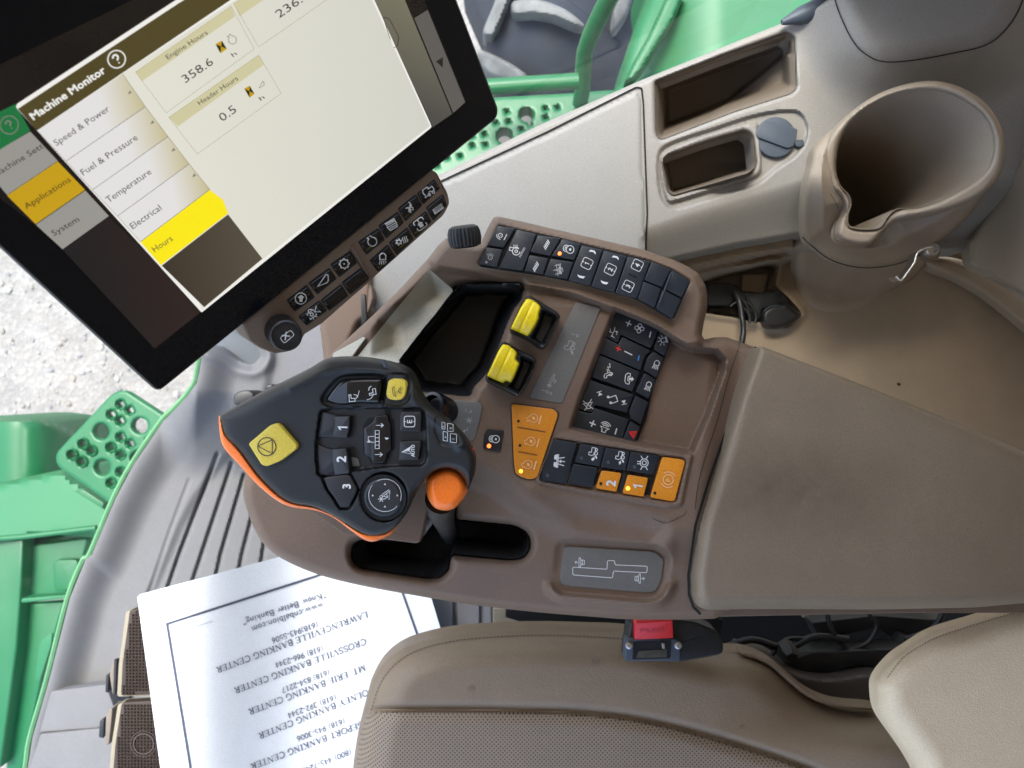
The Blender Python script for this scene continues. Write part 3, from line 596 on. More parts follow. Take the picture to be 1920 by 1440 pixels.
# ================================================================== CAB SHELL
HW = 3.3
g = bpy.data.materials.new('window_glass'); g.use_nodes = True; N = g.node_tree.nodes; L = g.node_tree.links; N.remove(N['Principled BSDF'])
tr = N.new('ShaderNodeBsdfTransparent'); tr.inputs[0].default_value = (.93, .965, .95, 1); gl = N.new('ShaderNodeBsdfGlossy'); gl.inputs['Roughness'].default_value = .02; ms = N.new('ShaderNodeMixShader'); fr = N.new('ShaderNodeFresnel'); fr.inputs[0].default_value = 1.16
L.new(fr.outputs[0], ms.inputs[0]); L.new(tr.outputs[0], ms.inputs[1]); L.new(gl.outputs[0], ms.inputs[2]); L.new(ms.outputs[0], N['Material Output'].inputs[0])
def pane(name, path, z1_, lean, label):
    v = []; n = len(path)
    for x, y, z in path: v.append((x, y, z))
    for x, y, z in path: v.append((x+lean[0], y+lean[1], z1_))
    o = mk(name, v, [(i, i+1, n+i+1, n+i) for i in range(n-1)], g, label=label, cat='window'); return o
# floor edge as seen by the camera
floor_edge = [(30, 1560), (52, 1440), (61, 1382), (92, 1275), (131, 1122), (160, 1050), (172, 1040), (217, 934), (250, 872), (306, 790), (328, 768), (352, 742), (369, 718), (374, 695), (378, 670)]
DF = 1.35
fe = [W(x-3, y, DF) for x, y in floor_edge]+[W(420, 560, 1.3), W(520, 480, 1.25)]
pane('windshield', [tuple(p) for p in fe], 3.85, (-.12, .02), 'curved clear windshield glass rising from the front edge of the cab floor')
pane('side_window', [tuple(W(x, y-6, .9)) for x, y in ((540, 470), (700, 385), (829, 330), (1010, 238), (1203, 150), (1420, 55), (1475, 30))], 3.85, (0, .05), 'clear side window glass rising from the sill beside the green platform')
sl = MB(); v, fs = tube_data([W(x-4, y, DF-.004) for x, y in spl(floor_edge, 4, False)], .0055, 8); sl.add(v, fs)
props(sl.build('windshield_seal', material('green_reflection_seal', (.07, .19, .085), .5, vary=.1)), 'thin windshield seal with a green reflection along the front edge of the cab floor', 'seal')  # the green is a reflection painted as the seal's colour
# unseen cab roof and walls; their extents are set for the interior light
mb = MB(); v, f_ = box_data(-.84, -1.15, 3.9, 1.4, .80, 3.98); mb.add(v, f_); mb.build('unseen_cab_roof', M['unseen_headliner'], kind='structure')
mb = MB(); v, f_ = box_data(1.1, -1.15, 1.6, 1.16, .80, 3.9); mb.add(v, f_); mb.build('unseen_rear_wall', M['cabin'], kind='structure')
mb = MB(); v, f_ = box_data(.45, -1.21, 1.7, 1.16, -1.15, 3.9); mb.add(v, f_); mb.build('door_side_blocker', M['cabin'], kind='structure')  # unseen wall added to block daylight and reflect a warmer light
mb = MB(); v, f_ = box_data(.31, .44, 2.48, 1.1, .50, 3.9); mb.add(v, f_); mb.build('unseen_rear_side_wall', M['cabin'], kind='structure')
# ================================================================== FLOOR
ribs = [[(408, 851), (336, 1040), (312, 1110), (200, 1440), (170, 1530)], [(435, 868), (378, 1040), (358, 1100), (260, 1440), (230, 1540)],
        [(458, 890), (414, 1040), (403, 1090), (320, 1440), (300, 1540)], [(480, 940), (454, 1040), (446, 1080), (390, 1440)],
        [(515, 960), (495, 1021), (489, 1060), (455, 1440)], [(560, 960), (538, 1060), (520, 1440)], [(620, 960), (590, 1080), (580, 1440)], [(680, 960), (650, 1090), (640, 1440)],
        [(740, 1060), (725, 1130), (710, 1440)], [(800, 1060), (795, 1130), (790, 1440)], [(853, 1080), (853, 1200), (852, 1440)], [(902, 1080), (903, 1200), (904, 1440)], [(925, 1080), (926, 1200), (927, 1440)]]
slotf = rnd(z3([(-60, 1180), (60, 1110), (170, 1160), (290, 1280), (310, 1330), (255, 1385), (180, 1372), (0, 1270), (-60, 1240)]), 8)
def Dfloor(px, py, s=None):
    d = DF+0*px
    e = linedist(px, py, floor_edge)
    d = d-.040*(1-sm(e/75.))+.010*sm((e-120)/22.)-.17*sm((900-py)/170.)*sm((px-300)/70.)
    d = d+.012*(1-sm(sdf(px, py, slotf)/16.))-.008*np.exp(-((sdf(px, py, slotf)-18)/10.)**2)       # raised lip along the glass, then a shallow step down to the mat
    g_ = np.zeros(np.shape(px))
    for r in ribs: g_ = np.maximum(g_, 1-sm((linedist(px, py, r)-.8)/4.6))
    d = d+.011*g_*sm((py-800)/40.)
    faint = 1-sm((linedist(px, py, [(355, 901), (318, 1000), (281, 1107), (240, 1240)])-1)/5.)
    return d+.003*faint
fl_out = floor_edge+[(400, 620), (440, 585), (560, 560), (602, 608), (604, 650), (616, 668), (640, 690), (700, 720), (980, 760), (980, 1640), (20, 1640)]
v, fs = grid_data(fl_out, Dfloor, 2.6, [slotf], .06)
mk('cab_floor', v, fs, M['floor'], angle=60, kind='structure')
mb = MB(); v, f_ = box_data(-.2, -1.15, 1.80, 1.1, -.1, 1.84); mb.add(v, f_); mb.build('floor_pan', M['void'], kind='structure')
# floor flaps by the pedals
mb = MB()
for P, l in (([(92, 1297), (198, 1284), (215, 1330), (186, 1364), (75, 1373)], .006), ([(76, 1377), (188, 1366), (215, 1400), (200, 1600), (40, 1600), (56, 1440)], .010)):
    v, fs = prism_data(rnd(P, 3), const(DF-.032), l, .02, 1.2); mb.add(v, fixn(v, fs))
mb.build('floor_step', M['floor'], kind='structure')
mb = MB(); v, fs = prism_data([(87, 1298), (93, 1299), (75, 1374), (68, 1374)], const(DF-.028), 0, .02, 0); mb.add(v, fixn(v, fs)); mb.build('floor_gap', M['void'], kind='structure')
# front corner trim with its dark slot, under the display
t = thing('floor_slot', 'dark oval slot with bolt caps in the grey corner floor below the display', 'slot', 450, 690, 1.2)
slot = rnd(z3([(-60, 1180), (60, 1110), (170, 1160), (290, 1280), (310, 1330), (255, 1385), (180, 1372), (0, 1270), (-60, 1240)]), 8)
0 and gm('cover', rnd([(352, 742), (369, 718), (374, 690), (378, 655), (420, 600), (560, 560), (604, 612), (596, 655), (625, 668), (640, 760), (600, 860), (430, 900), (380, 860)], 10),
   lambda px, py, s: 1.16+.05*rim(s, 30)+.012*(1-sm(sdf(px, py, slot)/16.))-.02*np.exp(-((sdf(px, py, slot)-16)/9.)**2), M['floor'], t, cell=3.5, holes=[slot], skirt=.15)
prism('slot_liner', inset(orient(slot), -4).tolist(), const(1.22), M['cap'], t, thick=.02, bev=0)
for P in ([z4([(200, 350), (240, 320), (300, 318), (330, 350), (300, 390), (215, 410), (198, 390)]), z4([(400, 290), (430, 275), (455, 285), (440, 310), (405, 310)])]):
    prism('bolt_cap', spl(P, 4), const(1.12), M['black'], t, thick=.05, bev=3)
# ================================================================== PEDALS
def pedal(P, d, first):
    t = thing('foot_pedal', first, 'pedal', sum(p[0] for p in P)/len(P), sum(p[1] for p in P)/len(P), d+.07, 'brown rubber foot pedals beside the paper mat')
    prism('cream_edge', rnd([(x-7, y+2) for x, y in P], 6), const(d+.004), M['cream'], t, thick=.018, bev=1.5)
    prism('rubber_pad', rnd(P, 6), const(d), M['pedal'], t, thick=.012, bev=1.5)
    mb = MB(); x0, y0 = np.min(P, 0); x1, y1 = np.max(P, 0)
    gx = np.arange(x0+5, min(x1, 330), 6.1); gy = np.arange(y0+5, y1, 6.1)
    for i, x in enumerate(gx):
        for y in gy:
            if sdf(np.array([x]), np.array([y]), P)[0] < -4 and not (d < 1.12 and 0 < math.hypot(x-269, y-1395) < 27):
                q = [(x-2.6, y-2.6), (x+2.6, y-2.6), (x+2.6, y+2.6), (x-2.6, y+2.6)]
                v = [W(a, b, d) for a, b in q]+[W(x-1.2, y+.4, d-.0035)]; fs = fixn(np.array(v), [(0, 1, 4)]); fs = [(0, 1, 4), (1, 2, 4), (2, 3, 4), (3, 0, 4)] if fs[0] == (0, 1, 4) else [(1, 0, 4), (2, 1, 4), (3, 2, 4), (0, 3, 4)]
                mb.add(v, fs)
    mb.build('grip_points', M['pedal'], t, 5)
    return t
P1 = b2([(795, 470), (880, 465), (1000, 560), (1010, 985), (740, 998), (750, 800)])
P2 = b2([(745, 1040), (1020, 1022), (1080, 1500), (690, 1500), (705, 1300)])
t1 = pedal(P1, 1.13, 'upper brown foot pedal with pointed grip bumps, its hinge end at its lower left')
t2 = pedal(P2, 1.12, 'lower brown foot pedal with a raised ring on its grip bumps, beside the paper')
o = Marks(const(1.12), .003); o.line(circ(269, 1395, 19, 30), 2.2, True); o.line(circ(269, 1395, 24, 30), 1., True); o.build('ring', M['cream'] if False else material('pedal_ring', (.06, .038, .026), .5), t2)
for tt, L_ in ((t1, [([(715, 775), (705, 990), (690, 985), (672, 870), (690, 790)], 1.16), ([(668, 865), (662, 980), (645, 975), (650, 870)], 1.18)]), (t2, [([(690, 1075), (668, 1295), (645, 1290), (650, 1120), (668, 1080)], 1.15), ([(640, 1140), (632, 1260), (605, 1250), (612, 1150)], 1.18)])):
    for k, (P, d) in enumerate(L_):
        prism('hinge_block', rnd(b2(P), 2), const(d), M['black'] if k else M['trim_dark'], tt, thick=.03, bev=1)
    P = L_[0][0]; prism('hinge_strip', b2([P[0], P[1], (P[1][0]-12, P[1][1]), (P[0][0]-14, P[0][1])]), const(1.155), M['black'], tt, thick=.006, bev=0)
# ================================================================== PAPER MAT
Pp = Pl(560, 1250, 1.20, -.02, .0)
pap = [(257, 1116), (766, 980), (1010, 1790), (348, 1790)]
def Dpap(px, py, s=None): return 1.095+.17*sm((px-330)/280.)+.03*sm((px-560)/300.)
t = thing('paper_mat', 'white paper floor mat printed with bank branch phone numbers', 'paper mat', 600, 1300, 1.3)
gm('sheet', pap, lambda px, py, s: Dpap(px, py), M['paper'], t, cell=9, skirt=.0012)
mk_ = Marks(Dpap, .0012)
def dense(P, n=10): return [tuple(np.array(P[i])*(1-k/n)+np.array(P[i+1])*k/n) for i in range(len(P)-1) for k in range(n)]+[P[-1]]
mk_.line(dense([(388, 1560), (357, 1440), (313, 1170), (597, 1079), (740, 1033), (755, 1112), (786, 1200), (850, 1420)]), 4.2)
mk_.build('border_line', M['ink_paper'], t)
lines = [('"Know Better Banking"', (1160, 233), (640, 405), 36), ('www.cnbalbion.com', (1140, 297), (695, 448), 36),
 ('(618)943-5506', (1108, 415), (822, 520), 34), ('LAWRENCEVILLE BANKING CENTER', (1418, 350), (478, 700), 38), ('(618) 966-2344', (1140, 565), (845, 672), 34),
 ('CROSSVILLE BANKING CENTER', (1408, 518), (590, 828), 38), ('(618) 854-2217', (1180, 712), (885, 828), 34), ('MT. ERIE BANKING CENTER', (1404, 682), (678, 960), 38),
 ('(618) 392-2344', (1220, 868), (922, 985), 34), ('OLNEY BANKING CENTER', (1420, 835), (740, 1110), 38), ('(618) 945-3006', (1275, 1015), (978, 1130), 34),
 ('BRIDGEPORT BANKING CENTER', (1520, 980), (692, 1300), 38), ('(800) 445-7243', (1315, 1205), (1010, 1330), 34), ('(618) 445-3006', (1420, 1290), (1030, 1440), 34)]
FONT_SERIF = True
for body, a, b, h in lines:
    a, b = b3([a, b]); h /= 3.31; e = np.array(b)-np.array(a); e /= np.linalg.norm(e)
    upv = (.26, 1.)
    m_ = Marks(Dpap, .0014)
    if FONT_SERIF: serif(m_, body, a, b, h, upv)
    else: m_.text(body, a, b, h, upv)
    m_.build('text_line', M['ink_paper'], t)
m_ = Marks(Dpap, .0014); q = b3([(458, 412), (290, 465)]); q2 = dense(q, 24); m_.line([(x, y+(.7 if i % 2 else -.7)) for i, (x, y) in enumerate(q2)], .9); m_.build('fine_print', M['ink_dim'], t)
# ================================================================== SIDE SILL WITH LID AND POCKETS
cup_inner = spl(z8([(1000, 610), (1020, 520), (1080, 430), (1180, 355), (1300, 305), (1420, 288), (1530, 300), (1640, 355), (1720, 430), (1750, 530), (1735, 630), (1680, 700), (1590, 760), (1480, 815), (1380, 845), (1290, 852), (1250, 880), (1215, 930), (1180, 945), (1110, 945), (1062, 930), (1058, 880), (1072, 830), (1060, 785), (1020, 740), (1000, 680)]), 5)
t = thing('window_sill_console', 'grey taupe moulded window sill with hinged lid and two open pockets', 'sill console', 1300, 350, 1.25)
lid = b6([(-120, 1145), (122, 1030), (700, 762), (1215, 503), (1252, 508), (1262, 600), (1285, 1239)]) + [(1212, 462), (1216, 520), (1000, 620), (700, 700), (600, 620), (640, 430)]
pocket1 = rnd(z8([(130, 245), (450, 120), (762, 8), (788, 28), (800, 268), (775, 292), (500, 380), (150, 515), (135, 490)]), [5, 0, 9, 4, 8, 5, 0, 6, 6])
open2 = rnd(z8([(163, 625), (185, 600), (380, 530), (560, 478), (590, 500), (606, 640), (580, 672), (210, 782), (190, 762)]), [6, 5, 0, 7, 7, 7, 7, 7, 6])
frame2 = spl(z8([(150, 640), (185, 575), (380, 495), (590, 442), (620, 480), (635, 640), (600, 700), (400, 760), (215, 815), (180, 800), (162, 740)]), 4)
plate2 = spl(z8([(140, 620), (190, 545), (410, 468), (620, 402), (790, 382), (845, 430), (852, 510), (800, 590), (700, 660), (600, 735), (400, 795), (230, 845), (180, 830), (150, 770)]), 5)
crease = [(700, 560), (1211, 425), (1300, 390), (1420, 362), (1503, 336), (1530, 260), (1560, 200)]
sill_out = [(560, 470), (700, 385), (813, 330), (829, 325), (1010, 235), (1203, 150), (1420, 62), (1480, 38), (1570, -10), (1700, -40), (1960, -40), (1960, 330), (1830, 462), (1800, 474), (1700, 474), (1560, 450), (1503, 441), (1380, 462), (1246, 492), (1255, 640), (640, 700)]
column = spl([(1558, -30), (1572, 20), (1598, 75), (1625, 103), (1660, 116), (1720, 112), (1790, 99), (1845, 86), (1880, 62), (1910, 20), (1930, -40)], 5, False)
col_poly = column+[(1940, -60), (1550, -60)]
base_sill = Pl(1212, 350, .86, .02, .08)
def Dsill(px, py, s):
    d = base_sill(px, py)
    d = d+.012*rim(s, 9)
    below = linedist(px, py, [(900, 505), (1211, 425), (1300, 395), (1420, 362), (1503, 336)])
    side = ((px < 1520) & (py > np.interp(px, [900, 1211, 1300, 1420, 1503, 1520], [505, 425, 395, 362, 336, 330])))
    d = d+np.where(side, .045*sm(below/130.)**.8, 0)
    e = sdf(px, py, plate2); d = d+.006*(1-sm((e+1)/5.))*sm((sdf(px, py, pocket1)-1)/9.)              # plate sunk a little
    e = sdf(px, py, frame2); d = d-.007*(1-sm((e+2)/4.))              # raised frame round the small opening
    e = sdf(px, py, pocket1); d = d+.004*(1-sm(e/5.))                 # soft lip of the pocket
    e = sdf(px, py, col_poly); d = d-.05*(1-sm((e+40)/150.))         # rising corner column
    d = d+.09*sm((py-330)/120.)*sm((px-1700)/60.)
    return d
gm('body', sill_out, Dsill, M['trim_b'], t, cell=3, holes=[pocket1, open2, circ(1456, 256, 26, 20), inset(orient(cup_inner), -3).tolist()], skirt=.03)
tube('window_seal', [W(x, y, .83) for x, y in ((1466, 42), (1482, 36), (1500, 30), (1525, 22), (1548, 8), (1572, -12))], [.003, .006, .010, .012, .012, .010], M['cap'], t)
gm('lid', inset(orient(rnd(lid, 4)), 2.6).tolist(), lambda px, py, s: base_sill(px, py)-.0015+.004*rim(s, 3), M['trim'], t, cell=6, skirt=.02)
S0 = lambda px, py, s=None: Dsill(np.asarray(px, float), np.asarray(py, float), np.full(np.shape(px), 99.))
m_ = Marks(S0, .0012); m_.line(dense(column, 3), 2.2).line(dense(inset(orient(rnd(lid, 4)), 1.2).tolist(), 4), 3.2, True); m_.build('joint_line', M['void'], t)
# big pocket: sloped inner wall, floor and the lighter ramp at its right
def Dpk(px, py, s):
    u = (px-1235)/250.
    return base_sill(px, py)+.004+.115*sm(s/26.)*(1-.45*sm((px-1360)/130.))
pk = inset(orient(pocket1), -2).tolist()
ramp = z8([(400, 395), (470, 340), (760, 105), (790, 120), (810, 280), (640, 350), (480, 400)])
def Dpk2(px, py, s):
    d = Dpk(px, py, s); e = sdf(px, py, ramp)
    return d-.020*(1-sm((e+2)/7.))*sm((s-3)/12.)
gm('pocket', pk, Dpk2, M['trim_dark'], t, cell=3, skirt=.01)  # both pockets in a darker trim, their shade put into the colour
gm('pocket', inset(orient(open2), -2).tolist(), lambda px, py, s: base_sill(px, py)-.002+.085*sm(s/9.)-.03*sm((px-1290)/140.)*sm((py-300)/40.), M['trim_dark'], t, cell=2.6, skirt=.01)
# socket cap
s_ = thing('socket_cap', 'round blue grey socket cap set in the sill beside the small pocket', 'socket cap', 1456, 258, .89)
c = W(1456, 260, .868)
lathe('collar', c, (0, 0, 1), [(.024, -.02), (.024, .002), (.0225, .006), (.021, .006)], material('teal_collar', (.01, .09, .08), .3), s_, 40)
prism('lid', rnd([(x, y) for x, y in circ(1455, 257, 38, 40)], 0), Pl(1455, 257, .853, .05, .06), M['cap'], s_, thick=.008, bev=2)
prism('lid_flap', rnd(z8([(628, 448), (655, 425), (812, 468), (806, 510), (790, 552), (762, 560), (612, 505), (610, 480)]), 4), Pl(1455, 257, .850, .05, .06), M['cap'], s_, thick=.004, bev=1.4)
prism('hinge_tab', rnd(z8([(800, 520), (840, 518), (845, 545), (820, 555), (800, 545)]), 2), const(.853), M['cap'], s_, thick=.01, bev=1)
# ================================================================== REAR SHELF, REAR PANEL
t = RS = thing('rear_shelf', 'brown tan moulded shelf behind the armrest with wiring recess', 'shelf', 1600, 680, 1.35)
rec = rnd(b7([(345, 610), (560, 560), (1000, 432), (1050, 440), (1062, 480), (1030, 655), (1150, 760), (1272, 900), (1190, 985), (1130, 1035), (930, 1005), (905, 985), (760, 965), (640, 935), (410, 900), (200, 870), (200, 660)]), [3, 0, 8, 4, 6, 4, 0, 6, 4, 6, 3, 3, 0, 0, 3, 3, 3])
shelf_out = [(1180, 470), (1246, 492), (1380, 462), (1503, 441), (1530, 452), (1700, 470), (1960, 450), (1960, 900), (1750, 820), (1428, 690), (1300, 900), (1180, 800)]
def Dshelf(px, py, s):
    d = 1.02+0*px
    e = py-np.interp(px, [1180, 1246, 1380, 1503, 1560], [505, 494, 464, 443, 436])
    d = d-.055*(1-sm((e-16)/10.))-.03*(1-sm((e-34)/14.))*(px < 1490)              # ledge under the sill
    r = sdf(px, py, rec); d = d-.006*(1-sm((r-4)/9.))
    q = (px-1760)*.62-(py-505)*.95+0                                   # rear rise at the right: groove then panel foot
    f = linedist(px, py, [(1730, 480), (1810, 500), (1870, 535), (1960, 590)]); d = d+.02*(1-sm(f/26.))
    return d
gm('top', shelf_out, Dshelf, M['tan'], t, cell=4, holes=[rec], skirt=.06)
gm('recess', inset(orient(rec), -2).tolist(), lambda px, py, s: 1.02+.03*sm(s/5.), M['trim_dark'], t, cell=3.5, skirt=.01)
prism('recess_step', rnd(b7([(730, 560), (760, 545), (950, 545), (960, 570), (920, 720), (720, 700)]), 3), const(1.042), M['tan'], t, thick=.02, bev=1.5)
prism('crumb', spl([(1683, 719), (1687, 718), (1689, 721), (1686, 723)], 3), const(1.018), M['void'], t, thick=.002, bev=.3)
t = thing('power_plug', 'black power plug and adapter with cord pushed into the wiring recess', 'plug', 1400, 570, 1.06)
prism('adapter', rnd(b7([(425, 625), (600, 622), (700, 650), (705, 700), (620, 830), (425, 825)]), 5), const(1.005), M['black'], t, thick=.04, bev=2)
gm('round_cap', spl(b7([(905, 935), (925, 870), (1000, 825), (1080, 815), (1120, 800), (1220, 880), (1262, 910), (1180, 990), (1100, 1030), (1000, 1040), (930, 1015)]), 4), dome(const(.99), 7, .014), M['black'], t, cell=2.5, skirt=.03)
o = Marks(const(.99), -.003); o.line(spl(b7([(925, 880), (960, 850), (1010, 832), (1075, 830)]), 4, False), 1.6); o.build('rim_mark', M['cap'], t)
prism('housing', rnd(b7([(700, 700), (880, 720), (1060, 700), (1150, 790), (900, 860), (880, 970), (820, 960), (790, 860), (720, 800)]), 5), const(1.012), M['dark_metal'], t, thick=.02, bev=1.5)
tube('cord', [W(x, y, d) for (x, y), d in zip(b7([(665, 700), (700, 780), (715, 850), (725, 930), (738, 1010), (738, 1080), (725, 1160), (700, 1260)]), (1.0, .992, .99, .99, .985, .98, .98, .98))], .0038, M['black'], t)
for P in ([(690, 700), (740, 790), (780, 860), (800, 980)], [(760, 720), (800, 820), (850, 900), (845, 985)], [(700, 830), (760, 870), (800, 930), (790, 985)], [(620, 840), (680, 800), (760, 800), (840, 860)]):
    tube('lead', [W(x, y, .998) for x, y in spl(b7(P), 4, False)], .0022, M['dark_metal'], t, 8)
# rear panel, right edge
t = RS
rp = spl([(1812, 455), (1822, 440), (1870, 370), (1925, 285), (2000, 200), (2000, 700), (1940, 575), (1860, 520), (1818, 500)], 4)
gm('rear_panel', rp, lambda px, py, s: .93-.14*sm((px-1815)/160.)+.02*rim(s, 9), M['warm'], t, cell=4, skirt=.01)
gm('foot_moulding', spl([(1735, 480), (1800, 486), (1852, 512), (1925, 556), (2000, 600), (2000, 680), (1925, 620), (1850, 560), (1790, 525), (1740, 505)], 4), lambda px, py, s: .985+.02*rim(s, 14), M['tan'], t, cell=4, skirt=.01)
# ================================================================== CUP HOLDER
t = thing('cup_holder', 'large taupe round cup holder with a notch in its rim', 'cup holder', 1690, 420, 1.1)
outer = spl(z8([(925, 640), (952, 520), (1020, 430), (1120, 345), (1240, 280), (1380, 242), (1500, 238), (1620, 275), (1720, 345), (1790, 450), (1812, 560), (1790, 680), (1720, 770), (1620, 830), (1500, 870), (1380, 895), (1290, 912), (1240, 950), (1200, 995), (1160, 1028), (1100, 1030), (1030, 1010), (1000, 975), (1010, 920), (1040, 860), (1020, 800), (975, 755), (940, 700)]), 5)
inner = cup_inner
Pc = Pl(1720, 300, .76, .16, .30)
notch = z8([(990, 1040), (1000, 800), (1060, 760), (1300, 840), (1260, 960), (1180, 1050)])
def Drim(px, py, s):
    e = sdf(px, py, notch)
    return Pc(px, py)+.014*rim(s, 11)+.006*(1-sm((e+6)/24.))
gm('rim', outer, Drim, M['warm'], t, cell=2.6, holes=[inner], skirt=.015)
# bowl: rings from the rim inwards, narrowing downwards
def ringsurf(name, rings, mat, parent, closed_end=False, rev=False):
    n = len(rings[0]); v = np.concatenate(rings); fs = []
    for k in range(len(rings)-1):
        for i in range(n):
            j = (i+1) % n; q = (k*n+i, k*n+j, k*n+n+j, k*n+n+i); fs.append(q[::-1] if rev else q)
    if closed_end: q = tuple(range((len(rings)-1)*n, len(rings)*n)); fs.append(q if not rev else q[::-1])
    return mk(name, v, fs, mat, parent, 60)
I_ = np.array(inner); dI = Pc(I_[:, 0], I_[:, 1])+.006
base3 = W(I_[:, 0], I_[:, 1], dI)
cen = W(1712, 285, .76); axis = np.array([0., 0., -1.]); axis /= np.linalg.norm(axis)
rings = []
for k, (sc, dp) in enumerate(((1.03, -.002), (.985, .010), (.97, .05), (.95, .10), (.93, .16), (.90, .22), (.86, .28), (.6, .30))):
    c0 = base3.mean(0); q = c0+(base3-c0)*sc+axis*dp
    if k > 2: # even the floor out
        a = c0+axis*dp; q = q-np.outer((q-a)@axis, axis)*(k-2)/6.
    rings.append(q)
ringsurf('bowl', rings, M['warm'], t, True)
# outer wall below the rim and the tan base under it
O_ = np.array(outer); top = W(O_[:, 0], O_[:, 1], Pc(O_[:, 0], O_[:, 1])+.011)
smo = spl(z8([(925, 640), (952, 520), (1020, 430), (1120, 345), (1240, 280), (1380, 242), (1500, 238), (1620, 275), (1720, 345), (1790, 450), (1812, 560), (1790, 680), (1720, 800), (1600, 900), (1480, 980), (1400, 1030), (1320, 1065), (1240, 1095), (1160, 1100), (1080, 1090), (1010, 1060), (950, 1000), (915, 930), (905, 850), (905, 770), (912, 700)]), 5)
band = z8([(866, 640), (885, 560), (960, 480), (1060, 420), (1160, 400), (1260, 380), (1400, 350), (1560, 350), (1700, 420), (1770, 560), (1740, 720), (1660, 860), (1560, 960), (1480, 1020), (1400, 1070), (1300, 1112), (1200, 1130), (1110, 1132), (1020, 1115), (950, 1085), (890, 1040), (845, 1000), (832, 930), (832, 850), (840, 760), (850, 700)])
body_poly = spl(band, 5)
gm('body', body_poly, lambda px, py, s: .775+.095*sm((py-320)/170.)*(1-.2*sm((px-1640)/160.))+.018*rim(s, 12)-.02*sm(s/60.), M['warm'], t, cell=3, holes=[inset(orient(inner), -2).tolist()], skirt=.01)
basep = spl(z8([(800, 1020), (832, 980), (900, 960), (1400, 980), (1480, 980), (1450, 1080), (1400, 1160), (1280, 1250), (1180, 1325), (1090, 1362), (1000, 1374), (920, 1366), (862, 1340), (835, 1320), (800, 1270), (790, 1150)]), 5)
gm('base', basep, lambda px, py, s: .95+.065*sm((py-440)/120.)+.02*rim(s, 26), M['tan'], t, cell=4, skirt=.01)
mk_ = Marks(lambda px, py, s=None: .80+.05*sm((py-330)/100.), .002)
seam = z8([(968, 780), (1000, 830), (1012, 880), (990, 940), (988, 990), (1005, 1010)])
o = Marks(lambda px, py, s=None: Pc(px, py)-.004); o.line(spl(seam, 5, False), 1.0); o.build('seam_line', M['void'], t)
o = Marks(lambda px, py, s=None: .775+.095*sm((np.asarray(py, float)-320)/170.)*(1-.2*sm((np.asarray(px, float)-1640)/160.))+.012, .0); o.line(dense(spl(z8([(836, 990), (892, 1042), (952, 1088), (1022, 1118), (1112, 1136), (1202, 1134), (1302, 1116), (1402, 1074)]), 5, False), 2), 1.8); o.build('joint_line', M['void'], t)  # dark line painting the shadow along the joint under the body
# bent metal clip with its screw
t = thing('wire_clip', 'small bent bright metal clip screwed to the base of the cup holder', 'clip', 1710, 500, .95)
path = z8([(1285, 1178), (1296, 1190), (1310, 1199), (1322, 1185), (1348, 1150), (1376, 1110), (1382, 1080), (1390, 1062), (1410, 1050), (1435, 1040), (1460, 1036)])
mb = MB()
P3 = W(*np.array(path).T, .83); 
for k in range(len(P3)-1):
    a, b = P3[k], P3[k+1]; dz = np.array([0, 0, -.016])
    off = np.array([.0012, .0008, 0]); mb.add([a, b, b+dz, a+dz, a+off, b+off, b+dz+off, a+dz+off], [(0, 1, 2, 3), (7, 6, 5, 4), (0, 4, 5, 1)])
mb.build('strip', M['metal'], t, 20)
tube('wire_edge', [tuple(p) for p in W(*np.array(path).T, .828)], .0011, material('bright_metal', (.75, .75, .73), .35, metal=.6), t, 8)
lathe('screw', W(1748, 468, .855), (0, 0, 1), [(.0085, -.006), (.0085, 0), (.007, .003), (.0035, .004), (.003, .002)], M['metal'], t, 20)
tube('screw_washer', [W(1732, 474, .87), W(1752, 470, .87)], .011, M['trim_dark'], t, 16)
# display support post and the brown strut left of it
t = thing('display_post', 'brown support post standing behind the display control bar', 'post', 665, 600, 1.0)
gm('post', spl([(606, 575), (690, 500), (700, 560), (706, 590), (690, 602), (676, 606), (660, 640), (640, 690), (612, 720), (606, 660)], 3), dome(const(.86), 12, .02), M['brown'], t, cell=3, skirt=.10)
prism('dark_seam', [(676, 552), (684, 552), (688, 598), (678, 610)], const(.856), M['black'], t, thick=.01, bev=.5)
gm('pad', spl(z3([(1000, 890), (1020, 880), (1035, 960), (1005, 1040), (985, 1040)]), 4), dome(const(.85), 4, .01), M['brown'], t, cell=2, skirt=.02)
# ================================================================== ARMREST CONSOLE
t = thing('armrest_console', 'brown moulded armrest console carrying switch banks, yellow levers and vinyl arm pad', 'armrest console', 1200, 850, .85)
AC = t
base = Pl(1000, 850, .69, .02, -.02)
cons_out = spl([(459, 900), (456, 925), (463, 955), (480, 998), (504, 1030), (541, 1054), (602, 1079), (683, 1099), (805, 1121), (886, 1134), (1008, 1148), (1130, 1158), (1171, 1161), (1250, 1162), (1320, 1161)], 4, False) + \
    [(1340, 1160), (1420, 1120), (1420, 760), (1418, 656), (1412, 650), (1385, 640), (1362, 632), (1340, 632), (1323, 640), (1316, 628), (1320, 605), (1326, 577), (1327, 555), (1323, 535), (1309, 512), (1290, 500), (1270, 490), (1214, 470), (1129, 450), (1045, 431), (977, 415), (935, 406), (925, 408), (914, 428), (903, 452), (890, 455), (850, 448), (836, 447), (822, 460), (800, 488), (744, 548), (695, 595), (622, 662), (560, 720), (500, 800), (465, 860)]
bank_ridge = z5([(385, 90), (560, 122), (800, 178), (1100, 248), (1400, 318), (1600, 390), (1740, 470), (1800, 560), (1805, 680), (1770, 800), (1740, 930), (1660, 945), (1560, 880), (1400, 790), (1150, 690), (900, 600), (560, 540), (300, 470), (0, 425), (-40, 380), (60, 250), (300, 290)])
